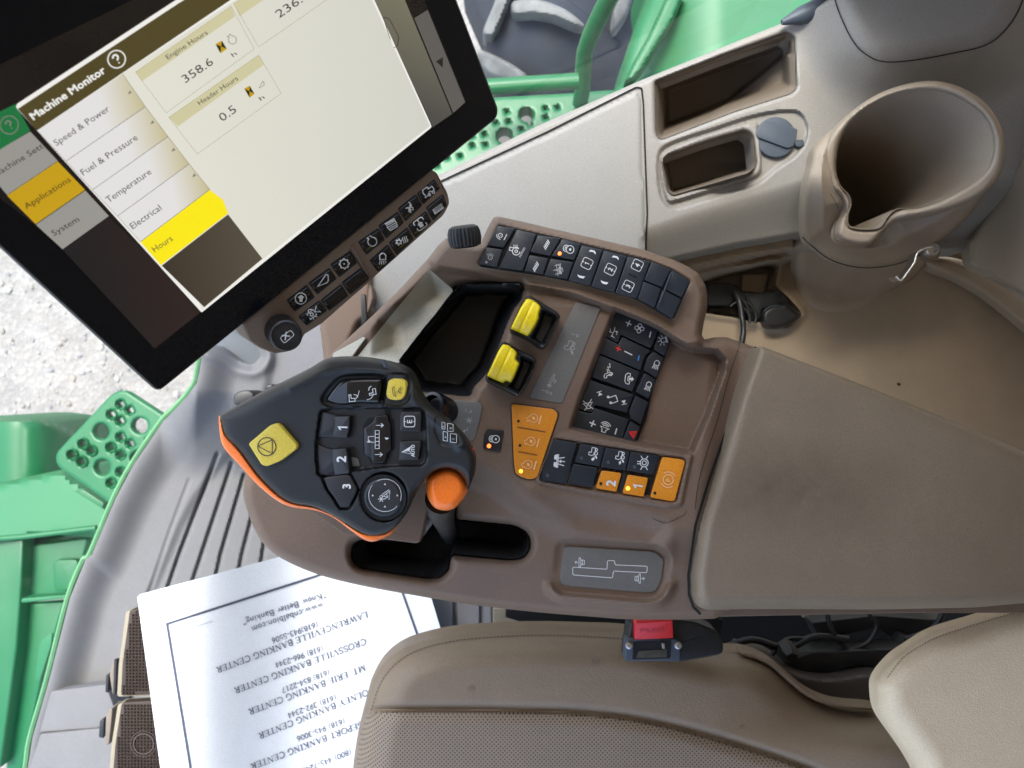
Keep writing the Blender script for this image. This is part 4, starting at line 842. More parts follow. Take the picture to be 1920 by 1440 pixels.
bank = rnd(z5([(400, 148), (272, 408), (290, 425), (700, 485), (1100, 565), (1335, 645), (1560, 775), (1580, 770), (1686, 530), (1680, 515), (1560, 440), (1420, 385), (1100, 305), (830, 235), (520, 172), (420, 146)]), 3)
basin = z7([(320, 78), (700, 150), (960, 190), (1000, 280), (900, 500), (700, 900), (560, 970), (250, 940), (-100, 700), (-100, 420), (0, 330), (150, 200)])
tray = rnd(z7([(520, 215), (560, 205), (700, 192), (952, 198), (945, 300), (900, 350), (840, 480), (800, 600), (720, 800), (620, 905), (600, 965), (560, 972), (250, 935), (110, 725), (300, 480), (440, 320)]), 4)
slot = rnd(b4([(445, 345), (450, 300), (490, 280), (760, 290), (790, 60), (920, 60), (918, 188), (1190, 214), (1250, 245), (1266, 300), (1240, 352), (1190, 366), (905, 340), (890, 365), (888, 410), (850, 446), (800, 450), (500, 407), (460, 385)]), [8, 12, 10, 2, 4, 4, 5, 12, 12, 14, 14, 12, 5, 5, 14, 14, 8, 10, 12])
kp = rnd(z5([(1180, 703), (1300, 745), (1480, 826), (1566, 885), (1562, 910), (1500, 1075), (1440, 1230), (1395, 1440), (1320, 1620)]) + z6([(1060, 562), (980, 548), (830, 505), (620, 456), (680, 260)]), 2)
kp_well = [(1152, 577), (1236, 612), (1262, 632), (1300, 650), (1345, 655), (1362, 672), (1358, 700), (1330, 780), (1300, 848), (1290, 852), (1240, 843), (1190, 834), (1068, 804), (1084, 750)]
panel_low = rnd(z6([(575, 492), (640, 505), (1060, 562), (1470, 638), (1440, 760), (1395, 985), (1300, 1000), (900, 925), (420, 832), (390, 812), (440, 700), (520, 540)]), 5)
panel_in = rnd(z6([(520, 530), (560, 532), (1250, 640), (1410, 660), (1425, 690), (1360, 960), (1330, 965), (800, 885), (430, 820), (415, 800)]), 4)
plate_r = rnd(b4([(1415, 310), (1450, 308), (1840, 332), (1885, 365), (1870, 470), (1845, 515), (1800, 522), (1420, 490), (1400, 470)]), 7)
plateau = z6([(-400, 300), (-100, 640), (0, 690), (160, 760), (280, 840), (420, 885), (900, 965), (1180, 1040), (1300, 1090), (1345, 1160), (1500, 1160), (1600, 0), (700, -400), (-600, -400)])
pad_out = [(1424, 651), (1430, 650), (1520, 684), (1700, 754), (1920, 846), (2180, 950), (2180, 1120), (1920, 1131), (1830, 1139), (1640, 1143), (1400, 1142), (1325, 1144), (1306, 1136), (1298, 1115), (1296, 1077), (1309, 985), (1334, 905), (1358, 836), (1390, 745)]
def Dc0(px, py, s=None):
    px = np.asarray(px, float); py = np.asarray(py, float)
    d = base(px, py)
    d = d-.020*(1-sm((sdf(px, py, bank_ridge)+3)/15.))
    e = sdf(px, py, basin); d = d+.042*sm(-e/52.)*(px < 990)
    e = sdf(px, py, plateau); d = d+.020*sm((e+6)/64.)
    # lower front of the console bellies down to its edge
    d = d+.012*sm((py-1010-(px-480)*.06)/110.)
    e = sdf(px, py, slot); d = d+.002*(1-sm(e/4.))
    e = sdf(px, py, plate_r); d = d-.012*np.exp(-((e-20)/8.)**2)*sm((py-1085)/20.)
    e = sdf(px, py, panel_low); d = d-.004*(1-sm((e+1)/4.))
    e = sdf(px, py, panel_in); d = d+.0055*(1-sm((e+.5)/3.))
    e = sdf(px, py, bank); d = d+.002*(1-sm((e+.5)/3.))
    e = sdf(px, py, kp_well); d = d+.030*(1-sm((e+11)/14.))
    # bulge on the outer front corner (the light ridge under the lever head)
    d = d-.010*np.exp(-(linedist(px, py, [(990, 940), (1080, 990), (1180, 1010), (1240, 1030)])/26.)**2)
    return d
DPL = float(Dc0(1150., 1065.))+.004
def Dc(px, py, s=None):
    d = Dc0(px, py); k = 1-sm((sdf(px, py, plate_r)-2)/16.); d = d*(1-k)+DPL*k
    if s is not None: d = d+.030*rim(s, 17)
    return d
gm('shell', cons_out, Dc, M['brown'], t, cell=2.7, holes=[tray, slot], skirt=.05, angle=60)
gm('lit_slope', rnd(z3([(1388, 770), (1545, 905), (1500, 960), (1195, 1372), (900, 1372), (935, 1322)]), 2), lambda px, py, s: Dc(px, py)-.001, M['olive'], t, cell=3.2, skirt=.001)  # window light on this slope painted as a lighter material
gm('front_strip', rnd(z3([(860, 1372), (760, 1372), (770, 1310), (930, 1225), (1000, 1180)]), 3), lambda px, py, s: Dc(px, py)-.006, M['olive'], t, cell=3, skirt=.01)
# black tray
gm('tray', inset(orient(tray), -2.5).tolist(), lambda px, py, s: Dc(px, py)*0+.73+.07*sm((s-2)/22.)-.012*(1-sm((s-2)/6.)), M['black'], t, cell=3.5, skirt=.01)
gm('tray_lip', z7([(500, 222), (560, 196), (700, 185), (955, 192), (950, 240), (700, 235), (580, 245), (530, 270), (110, 745), (90, 720), (300, 470), (440, 310)]), lambda px, py, s: Dc(px, py)-.002+.004*rim(s, 4), M['black_soft'], t, cell=2.6, skirt=.02)
# slot box
v = []
gm('slot_box', inset(orient(slot), -3).tolist(), lambda px, py, s: .80+0*px, M['void'], t, cell=10, skirt=.01)
P = np.array(orient(slot)); q0 = W(P[:, 0], P[:, 1], Dc(P[:, 0], P[:, 1])+.010)-np.array([0, 0, .0]); q1 = q0-np.array([0, 0, .11]); n = len(P)
mk('slot_wall', np.concatenate([q0, q1]), [(i, (i+1) % n, n+(i+1) % n, n+i) for i in range(n)], M['void'], t)
# ---- buttons
def key(P, mat=None, f=None, lift=.003, thick=.006, bev=1.1, r=2.4, name='key', parent=None, label=None):
    return prism(name, rnd(inset(orient(P), .5).tolist(), r), f or DB, mat or M['key'], parent or t, lift=lift, thick=thick, bev=bev, label=label)
DB = lambda px, py, s=None: Dc(px, py)
bankf = lambda px, py, s=None: base(px, py)-.017
th = 64
def K(Z, P, marks=None, mat=None, f=None, ink='ink', lift=.002, **k):
    f = f or bankf; o = key(Z(P), mat, f, lift, **k)
    if marks:
        m_ = Marks(f, lift+.0004); marks(m_); m_.build('symbol', M[ink] if isinstance(ink, str) else ink, o)
    return o
prism('bank_bed', bank, bankf, M['void'], t, lift=-.0015, thick=.004, bev=0)
P_ = lambda Z, x, y: Z([(x, y)])[0]
def slashes(m_, ox, oy):
    for k in range(5):
        x = 1120+16*k+ox; y = 590-29*k+oy
        m_.line(c1([(x, y), (x+36, y+66)]), 1.7)
K(z5, [(400, 150), (520, 173), (443, 302), (328, 285)], lambda m: m.icon('gear_arrow', *P_(c1, 362, 402), 11, th, 1.1).line(c1([(430, 480), (485, 375)]), 1.6), ink='ink')
K(z5, [(325, 295), (438, 312), (398, 432), (274, 412)], lambda m: m.icon('gear_arrow', *P_(c1, 182, 790), 11, th-130, 1.).icon('star', *P_(c1, 115, 880), 5, th, .9), ink='ink_dim')
K(z5, [(530, 177), (662, 210), (570, 456), (410, 436)], lambda m: m.icon('scroll', *P_(c1, 632, 680), 21, 84, 1.5).lines([c1([(610+22*k, 610), (606+22*k, 565)]) for k in range(4)], .8).text('n/min', *c1([(732, 795), (820, 628)]), 5.6))
K(z5, [(670, 215), (826, 237), (752, 358), (618, 330)], lambda m: slashes(m, 30, 0))
K(z5, [(612, 347), (742, 371), (705, 482), (582, 458)], lambda m: slashes(m, -165, 395))
o = K(z5, [(835, 240), (958, 275), (914, 384), (760, 355)], lambda m: m.icon('lock', *P_(c1, 1585, 640), 20, -17, 1.2))
prism('indicator', circ(*P_(c1, 1435, 722), 3.6, 12), bankf, M['led_red'], o, lift=.0028, thick=.001, bev=.6)
K(z5, [(756, 372), (908, 396), (870, 512), (712, 486)], lambda m: m.icon('rotor', *P_(c1, 1405, 1005), 22, 60, 1.2).icon('run', *P_(c1, 1440, 1010), 18, -30, 1.1), ink='ink_dim')
def numbox(m_, Z, cx, cy, ch, size=19, rot=64, h=8.5, bold=True, w=1.1):
    x, y = P_(Z, cx, cy); m_.icon('box', x, y, size, rot, w)
    e = np.array([math.cos(R(rot)), -math.sin(R(rot))]); u = np.array([-math.sin(R(rot)), -math.cos(R(rot))]); c = np.array([x, y])
    m_.glyph(ch, x, y, h, (math.cos(R(rot)), -math.sin(R(rot))), bold)
def chev(m_, Z, P): m_.fill(Z(P))
K(z5, [(962, 282), (1104, 316), (1020, 556), (874, 518)], lambda m: (numbox(m, c2, 165, 432, '1'), m.fill(c2([(190, 258), (215, 225), (275, 238), (296, 268), (292, 298), (262, 262), (212, 255)])), m.fill(c2([(22, 592), (50, 612), (100, 622), (138, 628), (108, 660), (55, 645), (30, 625)]))))
K(z5, [(1110, 318), (1264, 356), (1180, 600), (1026, 560)], lambda m: (numbox(m, c2, 515, 520, '2'), m.fill(c2([(535, 345), (560, 312), (620, 325), (640, 352), (636, 382), (608, 350), (560, 340)])), m.fill(c2([(372, 680), (400, 700), (450, 712), (486, 718), (458, 748), (405, 735), (380, 712)]))))
o = K(z5, [(1270, 358), (1422, 390), (1332, 640), (1186, 603)], lambda m: (numbox(m, c2, 920, 458, '4'), numbox(m, c2, 782, 772, '3')))
prism('groove', rnd(c2([(775, 575), (800, 572), (915, 625), (920, 650), (890, 655), (785, 605)]), 1.5), bankf, M['void'], o, lift=.0024, thick=.001, bev=0)
K(z5, [(1428, 392), (1560, 445), (1500, 566), (1378, 518)]); K(z5, [(1566, 449), (1684, 522), (1630, 634), (1508, 572)])
K(z5, [(1374, 524), (1494, 572), (1450, 702), (1336, 642)]); K(z5, [(1502, 580), (1626, 642), (1570, 773), (1456, 706)])
tube('divider', [W(*q, .664) for q in c2([(1425, 585), (1260, 1015)])], .0011, M['key'], t, 8)
# ---- audio and climate keypad, sunk in its well
kpf = lambda px, py, s=None: base(px, py)+.024
prism('keypad_bed', kp, kpf, M['void'], t, lift=-.003, thick=.004, bev=0)
def KK(Z, P, marks=None, ink='ink', mat=None, **k): return K(Z, P, marks, f=kpf, ink=ink, mat=mat, lift=.004, thick=.008, bev=1.4, **k)
th2 = 65
KK(c3, [(815, 95), (1150, 205), (1545, 405), (1410, 720), (1360, 715), (915, 505), (860, 640), (640, 520), (720, 300)], lambda m: m.icon('plus', *P_(c3, 1035, 318), 11.5, th2, 2).icon('fan', *P_(c3, 1212, 398), 17.5, 80, 1.3).icon('minus', *P_(c3, 1388, 500), 11.5, 76, 2).icon('flow', *P_(c3, 795, 465), 19, 120, 1.3))
o = KK(c3, [(640, 530), (865, 650), (930, 530), (1360, 735), (1395, 770), (1300, 870), (1230, 1090), (900, 950), (540, 800)])
m_ = Marks(kpf, .0045); m_.icon('plus', *P_(c3, 868, 730), 11.5, th2, 2.2); m_.build('symbol', M['ink_red'], o)
m_ = Marks(kpf, .0045); m_.line(c3([(968, 772), (1095, 835)]), 1.9); m_.build('symbol', M['ink'], o)
m_ = Marks(kpf, .0045); m_.icon('minus', *P_(c3, 1198, 885), 10, 76, 2.2); m_.build('symbol', M['ink_blue'], o)
o = KK(c3, [(535, 820), (900, 970), (1225, 1110), (1095, 1440), (700, 1290), (430, 1205)], lambda m: m.icon('voice', *P_(c3, 690, 1080), 18, -60, 1.3).icon('phone', *P_(c3, 700, 1165), 16, 25, 1.3).icon('phone_arrow', *P_(c3, 1025, 1220), 20, 83, 1.3))
prism('round_pad', circ(*P_(c3, 1030, 1215), 10.5, 22), kpf, M['black'], o, lift=.0042, thick=.001, bev=.5); prism('round_pad', circ(*P_(c3, 690, 1090), 12, 22), kpf, M['black'], o, lift=.0042, thick=.001, bev=.5)
KK(c4, [(490, 115), (700, 200), (1370, 420), (1360, 450), (1250, 740), (1240, 800), (600, 640), (540, 790), (240, 720)], lambda m: m.icon('next', *P_(c4, 690, 405), 12, 108, 1.3).icon('note', *P_(c4, 955, 520), 18, -70, 1.6).icon('next', *P_(c4, 1170, 580), 12, -78, 1.3).icon('mute', *P_(c4, 455, 630), 17, 100, 1.4))
KK(c4, [(600, 690), (1235, 910), (1265, 930), (1130, 1360), (860, 1300), (110, 1095), (230, 740), (520, 800)], lambda m: m.icon('plus', *P_(c4, 545, 1005), 12.5, 67, 2.4).icon('speaker', *P_(c4, 790, 1085), 18, 70, 1.5).icon('minus', *P_(c4, 1012, 1160), 12, 74, 2.2))
KK(c3, [(1560, 405), (1745, 505), (1735, 560), (1630, 860), (1460, 755), (1440, 730)], lambda m: m.icon('beacon', *P_(c3, 1610, 590), 17, 105, 1.1))
KK(c3, [(1450, 770), (1620, 880), (1500, 1215), (1300, 1100), (1280, 1080), (1340, 870)], lambda m: m.icon('lamp', *P_(c3, 1490, 990), 15, -20, 1.2).glyph('2', *P_(c3, 1450, 1018), 4.5, (-.4, -1)))
KK(c3, [(1290, 1120), (1490, 1235), (1370, 1560), (1150, 1440)], lambda m: m.icon('lamp', *P_(c3, 1360, 1340), 15, -20, 1.2).glyph('1', *P_(c3, 1325, 1380), 4.5, (-.4, -1)))
KK(c4, [(1400, 440), (1660, 570), (1510, 1030), (1300, 910), (1270, 760)])
KK(c4, [(1300, 950), (1500, 1060), (1400, 1400), (1130, 1365)], lambda m: m.icon('hazard', *P_(c4, 1355, 1220), 14, 183, 1.7), ink='ink_red')
# ---- orange engine speed key plate
orf = lambda px, py, s=None: base(px, py)
OP = rnd(z6([(218, 290), (240, 288), (510, 322), (541, 352), (535, 380), (400, 785), (375, 806), (330, 808), (280, 790), (245, 765), (235, 700)]), 3)
prism('key_surround', inset(orient(OP), -2.2).tolist(), orf, M['black'], t, lift=.0012, thick=.004, bev=.6)
ok = prism('engine_speed_key', OP, orf, M['orange_key'], t, lift=.003, thick=.005, bev=1.8)
m_ = Marks(orf, .0034)
m_.icon('engine_dot', *P_(z6, 365, 385), 19, 95, 1.3).icon('engine_dot', *P_(z6, 348, 545), 19, 95, 1.3).icon('engine_dot', *P_(z6, 328, 705), 19, 95, 1.3)
for (a, b) in (((408, 425), (424, 365)), ((394, 585), (410, 525)), ((372, 742), (390, 682))): m_.line(z6([a, b]), 2.4)
m_.build('symbol', material('orange_faded_print', (.78, .45, .22), .5), ok)
for x0, y0, x1, y1 in ((258, 450, 455, 484), (265, 620, 398, 645)):
    prism('groove', rnd(z6([(x0, y0), (x1, y1), (x1, y1-9), (x0, y0-9)]), 1), orf, material('dark_amber_groove', (.2, .07, .003), .6), ok, lift=.0034, thick=.001, bev=0)
for x, y, mt in ((266, 405, 'void'), (276, 573, 'void'), (283, 752, 'led_amber')):
    prism('indicator', circ(*P_(z6, x, y), 2.6 if mt == 'void' else 3.6, 12), orf, M[mt], ok, lift=.0036, thick=.001, bev=.4)
o = K(z6, [(45, 458), (70, 456), (165, 468), (166, 490), (145, 612), (125, 618), (30, 605), (18, 590), (25, 500)], lambda m: m.icon('lock', *P_(z6, 95, 528), 19, -5, 1.5), mat=M['black'], f=orf, lift=.002, name='lock_key')
prism('indicator', circ(*P_(z6, 62, 577), 4, 14), orf, M['led_red'], o, lift=.0028, thick=.001, bev=.5)
# ---- lower key panel
lpf = lambda px, py, s=None: base(px, py)+.001
prism('panel_bed', inset(orient(panel_in), 1).tolist(), lpf, M['void'], t, lift=-.0005, thick=.004, bev=0)
def LK(P, marks=None, mat=None, **k): return K(c6, P, marks, mat=mat, f=lpf, lift=.0035, thick=.006, bev=1.2, **k)
def dot(o, x, y, mt='cap', r=3.2, Z=c6): prism('indicator', circ(*P_(Z, x, y), r, 12), lpf, M[mt], o, lift=.0042, thick=.001, bev=.4)
o = LK([(425, 125), (655, 162), (540, 580), (300, 545), (278, 515), (400, 150)], lambda m: m.icon('unfold', *P_(c6, 475, 345), 26, 85, 1.6)); dot(o, 355, 490)
o = LK([(685, 165), (930, 205), (880, 402), (625, 355)], lambda m: m.icon('combine_big', *P_(c6, 812, 255), 17, 80, 1.3).fill(c6([(790, 325), (820, 300), (828, 325), (805, 345)]))); dot(o, 695, 315)
o = LK([(935, 206), (1185, 245), (1135, 440), (885, 405)], lambda m: m.icon('combine_big', *P_(c6, 1080, 295), 17, 80, 1.3).fill(c6([(1068, 355), (1085, 340), (1092, 362), (1075, 382)]))); dot(o, 963, 357)
o = LK([(1190, 246), (1480, 290), (1410, 482), (1140, 440)], lambda m: m.icon('axle', *P_(c6, 1322, 362), 22, 88, 1.4)); dot(o, 1228, 402)
LK([(615, 372), (860, 412), (810, 612), (548, 575)])
amb = M['orange_key']
o = LK([(895, 437), (1100, 465), (1045, 655), (835, 620)], lambda m: m.glyph('2', *P_(c6, 990, 565), 17, (.15, -1), True), mat=amb, r=3.4); dot(o, 888, 570, 'void', 2.8)
o = LK([(1160, 480), (1365, 512), (1318, 706), (1102, 670)], lambda m: m.glyph('1', *P_(c6, 1262, 595), 17, (.15, -1), True), mat=amb, r=3.4); dot(o, 1160, 617, 'led_amber', 3.8)
o = LK([(1505, 300), (1700, 325), (1735, 345), (1730, 375), (1630, 745), (1590, 750), (1385, 712), (1390, 680)], lambda m: m.icon('park', *P_(c6, 1562, 530), 28, 75, 1.6).glyph('P', *P_(c6, 1563, 533), 9, (.2, -1)), mat=amb, r=4, ink=M['orange_key'] and bpy.data.materials['orange_faded_print']); dot(o, 1430, 665, 'void', 2.8)
prism('spacer', rnd(c6([(1112, 470), (1150, 478), (1095, 665), (1058, 655)]), 1), lpf, M['key'], t, lift=.001, thick=.003, bev=.5)
# ---- grey label plates
def plate(P, marks, f, ink='ink_dim', r=4, lift=.0012):
    o = prism('label_plate', rnd(P, r), f, M['plate'], t, lift=lift, thick=.003, bev=.6)
    m_ = Marks(f, lift+.0004); marks(m_); m_.build('symbol', M[ink], o); return o
plf = lambda px, py, s=None: base(px, py)+.0012
plate(z7([(1325, 322), (1345, 322), (1495, 358), (1490, 385), (1235, 1015), (1215, 1020), (1010, 982), (1012, 960)]), lambda m: (m.icon('combine_big', *P_(z7, 1285, 625), 20, 72, 1.2), m.line(z7([(1298, 538), (1320, 545)]), 1.1), m.line(circ(*P_(z7, 1338, 550), 2.2, 10), 1, True),
      m.icon('auger', *P_(z7, 1172, 850), 20, 70, 1.), m.icon('star', *P_(z7, 1145, 895), 11, 70, 1.2), m.line(z7([(1090, 928), (1112, 934)]), 1.1), m.line(circ(*P_(z7, 1128, 940), 2.2, 10), 1, True), m.line(z7([(1148, 942), (1165, 948), (1145, 952), (1163, 958)]), 1.)), orf, lift=.0015)
plate(z7([(380, 995), (660, 1010), (684, 1040), (632, 1262), (600, 1285), (420, 1200)]), lambda m: (m.icon('star', *P_(z7, 590, 1138), 13, 80, 1.3), m.line(z7([(565, 1060), (570, 1080)]), 1.2), m.line(spl(z7([(585, 1085), (602, 1082), (604, 1066)]), 3, False), 1.2), m.line(spl(z7([(580, 1185), (575, 1205), (552, 1212)]), 3, False), 1.2), m.fill(z7([(545, 1212), (560, 1200), (560, 1222)]))), orf, lift=.0015)
lp_f = lambda px, py, s=None: DPL+0*np.asarray(px, float)-.001
gate = spl(b4([(1475, 405), (1620, 415), (1628, 380), (1642, 372), (1655, 380), (1655, 392), (1790, 398), (1804, 412), (1792, 427), (1650, 420), (1642, 450), (1630, 452), (1475, 438), (1462, 422)]), 1)
plate(b4([(1422, 310), (1450, 308), (1840, 332), (1882, 368), (1868, 470), (1842, 514), (1800, 520), (1422, 488), (1402, 465)]), lambda m: (m.line(rnd(b4([(1462, 402), (1620, 412), (1622, 372), (1655, 372), (1657, 392), (1806, 398), (1804, 428), (1650, 420), (1645, 452), (1462, 438)]), 3), 1.3, True), m.icon('gate', *P_(b4, 1495, 380), 17, 0, 1.1), m.icon('gate', *P_(b4, 1770, 455), 17, 180, 1.1)), lp_f, ink='ink', r=6, lift=.001)
# ---- yellow lever pods
for k, (H, Y, well) in enumerate((
     (z7([(990, 278), (1010, 276), (1060, 300), (1205, 392), (1222, 420), (1210, 450), (1115, 640), (1080, 640), (1000, 580), (868, 522), (880, 480), (960, 310)]),
      z7([(985, 295), (1020, 298), (1060, 320), (1088, 355), (1070, 410), (1075, 425), (1050, 480), (1010, 545), (995, 562), (930, 530), (875, 505), (905, 440), (950, 350)]), z7([(1095, 370), (1190, 410), (1200, 440), (1115, 610), (1075, 620), (1015, 570), (1060, 480)])),
     (z7([(815, 598), (850, 595), (900, 630), (1045, 700), (1058, 730), (1040, 790), (975, 930), (940, 970), (920, 978), (800, 920), (700, 868), (705, 830), (730, 780), (790, 640)]),
      z7([(822, 610), (860, 612), (900, 640), (925, 670), (912, 715), (940, 745), (905, 830), (880, 880), (840, 862), (828, 885), (770, 860), (712, 830), (740, 770), (790, 660)]), z7([(940, 690), (1035, 730), (1040, 760), (960, 930), (930, 955), (850, 900), (880, 880), (940, 745)])))):
    gm('lever_pod', rnd(H, 5), lambda px, py, s, well=well: .666+.010*rim(s, 5)-.004*(1-sm((s-2)/9.))+.018*sm(-sdf(px, py, well)/7.), M['black'], t, cell=2, skirt=.05)
    Yc = np.mean(Y, 0)
    o = gm('lever', rnd(Y, 3), lambda px, py, s, Yc=Yc: .653+.00012*((px-Yc[0])*.9+(py-Yc[1])*.42)+.012*((-(px-Yc[0])*.42+(py-Yc[1])*.9)/42.)**2+.006*rim(s, 4)+.0014*np.exp(-(((px-Yc[0])*.9+(py-Yc[1])*.42+5)/1.8)**2), M['yellow'], t, cell=1.6, skirt=.02)
# ---- ribbed wheel at the front corner of the bank
c = W(870, 441, .66)
lathe('thumbwheel', c-np.array([0, 0, .004]), (-.12, .98, .25), [(.010, -.010, 0), (.0138, -.0085, 1), (.0150, -.003, 1), (.0148, .003, 1), (.0132, .0075, 1), (.0095, .0095, 0)], M['black'], t, ribs=26, rd=.0007)
# small barrel control behind the lever head
c = W(818, 762, .675)
lathe('barrel_knob', c, (-.35, .25, 1), [(.0125, -.04), (.0125, .008), (.0112, .0105), (.0085, .0105), (.008, .004), (.0, .004)], M['gloss'], t, 32)
lathe('knob_collar', W(838, 782, .70), (0, 0, 1), [(.016, -.006), (.016, .002), (.013, .0035)], M['olive'], t, 32)
prism('base_step', rnd(z4([(560, 1000), (1450, 900), (1450, 1060), (1400, 1290), (1370, 1300), (900, 1240)]), 5), lambda px, py, s=None: .665+0*px, M['brown'], t, thick=.03, bev=3)
# scratch on the shell
m_ = Marks(lambda px, py, s=None: Dc(px, py), .0008); m_.line(dense(spl([(1386, 641), (1384, 655), (1366, 710), (1345, 790), (1325, 850), (1310, 905), (1303, 955)], 4, False), 2), 1.1); m_.build('joint_line', M['void'], t)
m_ = Marks(lambda px, py, s=None: Dc(px, py), .0008); m_.line(spl(z6([(1198, 1080), (1250, 1102), (1300, 1108), (1380, 1070), (1418, 1050), (1428, 1020)]), 4, False), .9); m_.build('scratch', M['void'], t)
# ---- arm pad
def Dpad(px, py, s):
    return .662+.00003*(px-1300)*.9+.030*rim(s, 28)*sm((py-700)/300.)+.012*rim(s, 12)+.010*sm((px-1750)/300.)
def padmat():
    m = M['pad']; nt = m.node_tree; N = nt.nodes; L = nt.links; b = N['Principled BSDF']; src = b.inputs['Base Color'].links[0].from_socket
    tc = N.new('ShaderNodeTexCoord'); mp = N.new('ShaderNodeMapping'); mp.inputs['Location'].default_value = (1.225, .378, 0); mp.inputs['Rotation'].default_value = (0, 0, R(14)); mp.inputs['Scale'].default_value = (8, 18, 1)
    L.new(tc.outputs['Object'], mp.inputs[0]); n = N.new('ShaderNodeTexNoise'); n.inputs['Scale'].default_value = 60; n.inputs['Detail'].default_value = 6; L.new(tc.outputs['Object'], n.inputs[0])
    ln = N.new('ShaderNodeVectorMath'); ln.operation = 'LENGTH'; L.new(mp.outputs[0], ln.inputs[0])
    a = N.new('ShaderNodeMapRange'); a.inputs[1].default_value = .2; a.inputs[2].default_value = 1.0; a.inputs[3].default_value = 1; a.inputs[4].default_value = 0; L.new(ln.outputs['Value'], a.inputs[0])
    q = N.new('ShaderNodeMath'); q.operation = 'MULTIPLY'; L.new(a.outputs[0], q.inputs[0]); L.new(n.outputs[0], q.inputs[1])
    mx = N.new('ShaderNodeMix'); mx.data_type = 'RGBA'; mx.inputs[7].default_value = (.10, .075, .045, 1); L.new(q.outputs[0], mx.inputs[0]); L.new(src, mx.inputs[6]); L.new(mx.outputs[2], b.inputs['Base Color'])
    return m
gm('arm_pad', rnd(pad_out, 6), Dpad, padmat(), t, cell=4, skirt=.05, label='worn taupe vinyl arm pad with a brown stain')
m_ = Marks(lambda px, py, s=None: Dc(px, py), .0045); m_.line(dense([(1417, 650), (1408, 685), (1384, 745), (1352, 836), (1328, 905), (1304, 985), (1291, 1077), (1292, 1115), (1300, 1138), (1314, 1152)], 3), 5); m_.build('pad_joint', M['void'], t)
prism('pad_gap', [(1430, 670), (1500, 700), (1420, 900), (1380, 1120), (1330, 1125), (1312, 1100), (1320, 975), (1365, 860)], const(.70), M['void'], t, thick=.02, bev=0)
prism('under_frame', [(1250, 900), (1700, 900), (2150, 980), (2150, 1150), (1700, 1150), (1300, 1158)], const(.735), M['brown'], t, thick=.05, bev=3)
# ================================================================== HYDRO HANDLE
t = thing('control_lever', 'large black multi-button control lever head with orange edge and yellow keys', 'control lever', 700, 840, .69)
CL = t
out = spl(z4([(110, 478), (140, 458), (330, 352), (450, 290), (590, 222), (700, 165), (790, 112), (870, 98), (1000, 96), (1130, 110), (1250, 140), (1320, 178), (1352, 220), (1385, 310), (1420, 370), (1460, 425), (1540, 485), (1610, 545), (1680, 620), (1730, 700), (1750, 770), (1745, 850), (1718, 930), (1700, 960), (1698, 905), (1668, 852), (1620, 820), (1560, 812), (1490, 832), (1440, 880), (1400, 925), (1365, 970), (1330, 1045), (1290, 1130), (1235, 1200), (1160, 1240), (1080, 1250), (1010, 1225), (930, 1175), (820, 1110), (710, 1062), (600, 1045), (520, 1010), (440, 945), (350, 850), (240, 700), (150, 608), (120, 520)]), 3)
rimP = spl(z4([(103, 488), (120, 490), (150, 600), (240, 700), (350, 850), (440, 945), (520, 1010), (600, 1042), (710, 1060), (820, 1105), (930, 1170), (1010, 1220), (1080, 1240), (1170, 1230), (1245, 1185), (1215, 1235), (1160, 1268), (1090, 1288), (1030, 1270), (950, 1215), (850, 1140), (760, 1098), (690, 1082), (600, 1072), (520, 1048), (430, 990), (330, 900), (230, 790), (140, 690), (112, 610)]), 3)
jf = Pl(680, 840, .565, .10, .10)
rocker = spl(c5([(342, 505), (372, 440), (440, 350), (540, 245), (620, 205), (760, 190), (960, 185), (1120, 188), (1172, 215), (1182, 270), (1165, 460), (1148, 560), (1110, 590), (1000, 596), (860, 590), (720, 602), (610, 612), (520, 605), (430, 585), (370, 560)]), 3)
recess = rnd(c5([(300, 690), (330, 660), (480, 640), (720, 640), (900, 625), (1200, 625), (1290, 640), (1400, 640), (1650, 625), (1700, 640), (1745, 700), (1770, 1300), (1740, 1390), (1690, 1420), (1250, 1430), (1180, 1440), (700, 1500), (690, 1560), (520, 1590), (290, 1570), (260, 1540), (240, 1300), (250, 1030)]), 4)
padc = P_(z4, 1165, 1000)
def Dj(px, py, s=None):
    d = jf(px, py)
    if s is not None: d = d+.018*rim(s, 30)*sm((820-py)/120.)+.006*rim(s, 12)
    # bright shoulder along the far edge falls away, the face is dished towards the keys
    e = sdf(px, py, rnd(z4([(762, 872), (930, 842), (955, 858), (1004, 950), (995, 980), (945, 1076), (880, 1080), (838, 1010), (795, 950)]), 3)); d = d+.0055*(1-sm((e+1)/3.))
    f = linedist(px, py, z4([(560, 300), (760, 200), (900, 170), (1100, 180), (1200, 200), (1310, 300), (1400, 430), (1550, 560), (1650, 680)])); d = d-.0022*np.exp(-(f/7.)**2)
    e = sdf(px, py, rocker); d = d+.004*(1-sm((e-1)/5.))
    e = sdf(px, py, recess); d = d+.0055*(1-sm((e+1)/4.))
    e = np.hypot((px-padc[0]), (py-padc[1])*.94)-43; d = d+.009*(1-sm((e+2)/5.))
    e = sdf(px, py, spl(c5([(1200, 230), (1290, 165), (1470, 180), (1540, 260), (1530, 450), (1450, 560), (1300, 575), (1180, 510)]), 3)); d = d+.003*(1-sm((e)/6.))
    e = sdf(px, py, rnd(z4([(1500, 490), (1560, 490), (1640, 590), (1660, 660), (1620, 680), (1530, 660), (1495, 590)]), 4)); d = d+.0008*(1-sm((e)/2.5))
    return d
gm('head', out, Dj, M['black_soft'], t, cell=2.2, skirt=.022, angle=60)
gm('orange_edge', rimP, lambda px, py, s: jf(px, py)+.011+.006*rim(s, 5)-.004*sm(s/3.), M['orange'], t, cell=1.8, skirt=.012)
